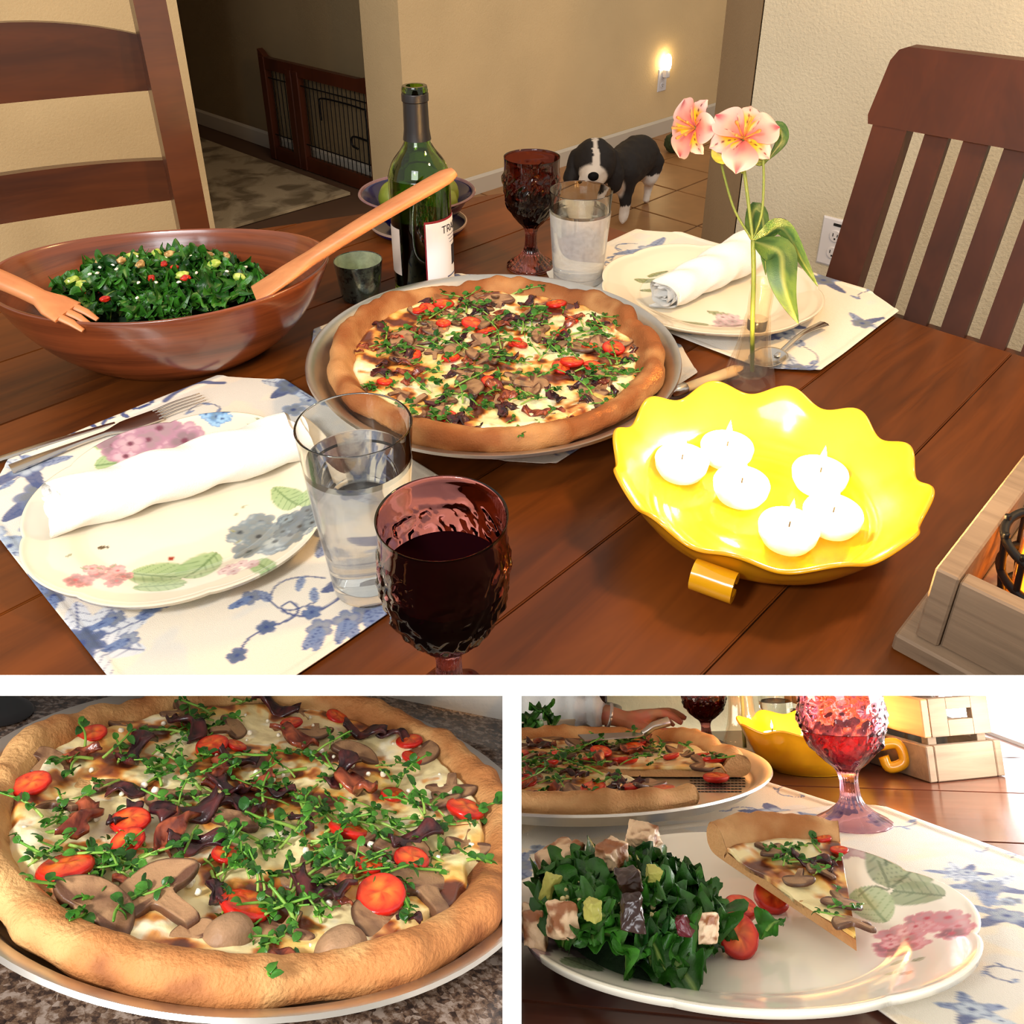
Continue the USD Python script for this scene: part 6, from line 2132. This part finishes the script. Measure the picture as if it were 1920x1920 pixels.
c0 = sup(1760, 1468)
cdir_l, cdir_r = sup(1655, 1446) - c0, sup(1862, 1458) - c0
LCR = np.linalg.norm(sup(1872, 1457) - c0)
CA = math.atan2(cdir_r[1], cdir_r[0])
h1_, h2_ = rise(SUP, c0, 1400), rise(SUP, c0, 1384)
h3_ = rise(SUP, c0, 1312)
cr2 = thing('wooden_crate', 'pale slatted wooden crate with a handle slot at the back right of the supper table', 'crate', SUP @ T(c0[0], c0[1], .0005) @ RZ(CA))
LL_ = .26
ORW = wood('orange_light_painted_board', (196, 130, 78), (236, 176, 116), (50, 4, 50), .6)  # crate wood with a warm glow put into its colour
part(cr2, 'end_board', box(0, LCR, 0, .008, 0, h1_, .001), GREYWOOD, False)
sl_w, sl_h = LCR * .42, (h3_ - h2_) * .22
hb0, hb1 = h2_, h3_
for q in ((0, LCR * .29, hb0, hb1), (LCR * .71, LCR, hb0, hb1), (LCR * .29, LCR * .71, hb0, hb0 + (hb1 - hb0) * .42), (LCR * .29, LCR * .71, hb0 + (hb1 - hb0) * .70, hb1)):
    part(cr2, 'end_board', box(q[0], q[1], 0, .008, q[2], q[3], .0004), GREYWOOD, False)
for x0 in (0.0006, LCR - .0106):
    part(cr2, 'corner_post', box(x0, x0 + .010, .009, .019, .0, hb1 - .001, .0005), GREYWOOD, False)
part(cr2, 'side_board', box(-.009, -.0004, .0, LL_, 0, h1_, .001), GREYWOOD, False)
part(cr2, 'side_board', box(-.009, -.0004, .0, LL_, hb0, hb1, .001), ORW, False, label='upper side board with warm orange light painted in')
part(cr2, 'side_board', box(LCR + .0004, LCR + .009, .0, LL_, 0, h1_, .001), GREYWOOD, False)
part(cr2, 'floor_board', box(.0004, LCR - .0004, .010, LL_ - .002, .001, .006, .0005), GREYWOOD, False)
for i in range(3):
    bb = thing('small_bottle', ('clear stoppered bottle in the pale crate, nearest the corner post', 'clear stoppered bottle in the middle of the pale crate', 'clear stoppered bottle at the far end of the pale crate')[i], 'bottle', group='stoppered bottles in the pale crate', M=SUP @ T(c0[0], c0[1], .0065) @ RZ(CA) @ T(LCR * .45, .05 + .07 * i, 0))
    part(bb, 'glass', lathe([(0, 0), (.017, 0), (.019, .003), (.019, hb1 * .75), (.010, hb1 * .9), (.008, hb1 * 1.06), (.006, hb1 * 1.06), (.008, hb1 * .9), (.0165, hb1 * .75), (.0165, .006), (0, .005)], 32), THIN, 40)
    part(bb, 'stopper', lathe([(0, hb1 * 1.0), (.0055, hb1 * 1.0), (.0065, hb1 * 1.12), (0, hb1 * 1.13)], 20), BEECH, 40)

# ---- the person's arm across the table
DA = 1.10


def A_(u, v, o=0.0):
    return local(SUP, deep(u, v - 7, DA + o))


pp = 1 / FPX * DA
ar = lambda n: n * pp
arm = [(A_(1085, 1338, .03), ar(24), A_(1150, 1350, .0), ar(17)), (A_(1150, 1350, .0), ar(17), A_(1172, 1357), ar(15))]
hand = [(A_(1172, 1357), ar(15), A_(1200, 1358), ar(19)), (A_(1172, 1357), ar(14), A_(1192, 1366, -.006), ar(15)),
        (A_(1200, 1356), ar(18), A_(1226, 1346, -.008), ar(10)), (A_(1200, 1356), ar(18), A_(1230, 1346, .006), ar(10)), (A_(1200, 1360), ar(16), A_(1226, 1352, .022), ar(9))]
fing = [[(1226, 1344, -.010, 8.0), (1252, 1345, -.013, 7.2), (1268, 1354, -.014, 6.4), (1276, 1362, -.014, 5.2)],
        [(1231, 1343, .002, 8.2), (1258, 1341, .002, 7.4), (1274, 1348, .002, 6.6), (1283, 1353, .002, 5.4)],
        [(1231, 1345, .014, 7.8), (1256, 1346, .016, 7.0), (1270, 1354, .017, 6.2), (1277, 1360, .017, 5.2)],
        [(1226, 1351, .024, 7.0), (1246, 1354, .028, 6.0), (1256, 1361, .029, 5.4), (1262, 1366, .029, 4.6)],
        [(1196, 1368, -.010, 11.0), (1220, 1377, -.016, 9.0), (1246, 1379, -.018, 7.6), (1272, 1381, -.018, 6.0)]]
ch = list(arm) + list(hand)
for f_ in fing:
    q = [(A_(u, v, o), ar(r)) for u, v, o, r in f_]
    ch += [(a[0], a[1], b[0], b[1]) for a, b in zip(q[:-1], q[1:])]
    ch.append((A_(1200, 1359) if f_ is not fing[4] else A_(1186, 1362), ar(12), q[0][0], q[0][1]))
bm_ = bones(ch, .0022, 8)
vv = bm_.vertices
col = mixc(lin((206, 146, 116)), lin((218, 132, 112)), sstep(.45, .62, fbm(vv * 60, 2, 2)))
tips = np.array([A_(*f_[-1][:3]) for f_ in fing])
col = mixc(col, lin((222, 120, 104)), sstep(ar(18), ar(5), np.min(np.linalg.norm(vv[:, None] - tips[None], axis=2), 1)) * .6)
pe = thing('person', 'person in a white shirt, one braceleted hand reaching over the table behind the cut pizza', 'person', SUP)
armp = part(pe, 'arm', bm_, SKIN, paint=col)
for f_ in fing:
    a, b = A_(*f_[-2][:3]), A_(*f_[-1][:3])
    d = (b - a) / np.linalg.norm(b - a)
    part(armp, 'fingernail', blob(1.0, 2, 0, 1, 0), mat('fingernail', (232, 168, 152), .3) if not taken.get('nail') else UsdShade.Material.Get(stage, '/World/Looks/fingernail'), True, M=T(*(b + d * ar(2) + np.array([0, -.2, 1]) * ar(f_[-1][3]) * .75)) @ look_at((0, 0, 0), -d) @ S(ar(3.0), ar(1.2), ar(3.6)))
    taken['nail'] = 1
slv = bones([(A_(930, 1285, .10), ar(78), A_(1010, 1300, .08), ar(62)), (A_(1010, 1300, .08), ar(60), A_(1075, 1330, .03), ar(36)), (A_(1075, 1330, .03), ar(36), A_(1118, 1343, .012), ar(29)), (A_(930, 1285, .10), ar(78), A_(900, 1400, .10), ar(70))], .006, 6)
vv = slv.vertices
slv.vertices = vv + np.array(slv.vertex_normals) * (.010 * (fbm(vv * np.array([16, 40, 40]), 3, 6) - .5) + .003 * np.sin(vv[:, :1] * 240 + 6 * fbm(vv * 10, 2, 1)[:, None])[:, 0])[:, None]
part(pe, 'shirt', slv, SHIRT, 60)
wq = A_(1142, 1349)
wd = A_(1172, 1357) - A_(1120, 1344)
a = np.linspace(0, 2 * np.pi, 40)
Mb = T(*wq) @ look_at((0, 0, 0), wd / np.linalg.norm(wd))
part(pe, 'bracelet', tube(np.stack([ar(21) * np.cos(a), ar(21) * np.sin(a), 0 * a], -1), ar(3.2), 8), mat('silver_bracelet', (226, 222, 222), .2, metallic=.7), True, M=Mb)
# chair post behind the sleeve
pc_ = A_(1126, 1330, .12)
bc = thing('dining_chair', 'brown chair back glimpsed beside the white sleeve on the supper table side', 'chair', SUP @ T(pc_[0], .66, -.3))
part(bc, 'back_post', box(-.012, .010, 0, .02, 0, .45, .003), CHAIR, False)
part(bc, 'back_slat', box(-.20, -.0125, .002, .015, .36, .42, .003), CHAIR, False)
# the wooden bowl of salad at the far left
bs_ = sup(985, 1388)
sb = thing('serving_plate', 'cream plate behind the cut pizza, partly hidden by its crust', 'plate', SUP @ T(*(sup(1050, 1388) * [1, 1, 0] + [0, .05, .0005])))
part(sb, 'dish', lathe([(0, .004), (.05, .004), (.062, .008), (.085, .028), (.0855, .030), (.083, .0295), (.058, .0105), (.048, .0065), (0, .0065)], 64), mat('cream_china', (240, 232, 212), .15), 40)
gsal = thing('green_salad', 'bit of leafy green salad at the far left edge of the supper table', 'salad', SUP)
gc = local(SUP, deep(985, 1362, 1.02))
for i in range(34):
    m, col = KALE[rk.randrange(len(KALE))]
    part(gsal, 'kale_leaf', m, LEAF, paint=col, M=T(*(gc + np.array([rk.uniform(-.05, .025), rk.uniform(-.02, .03), rk.uniform(-.05, .012)]))) @ RZ(rk.uniform(0, 6.28)) @ RY(rk.uniform(-.9, .3)) @ S(.026) @ T(-.5, 0, 0))
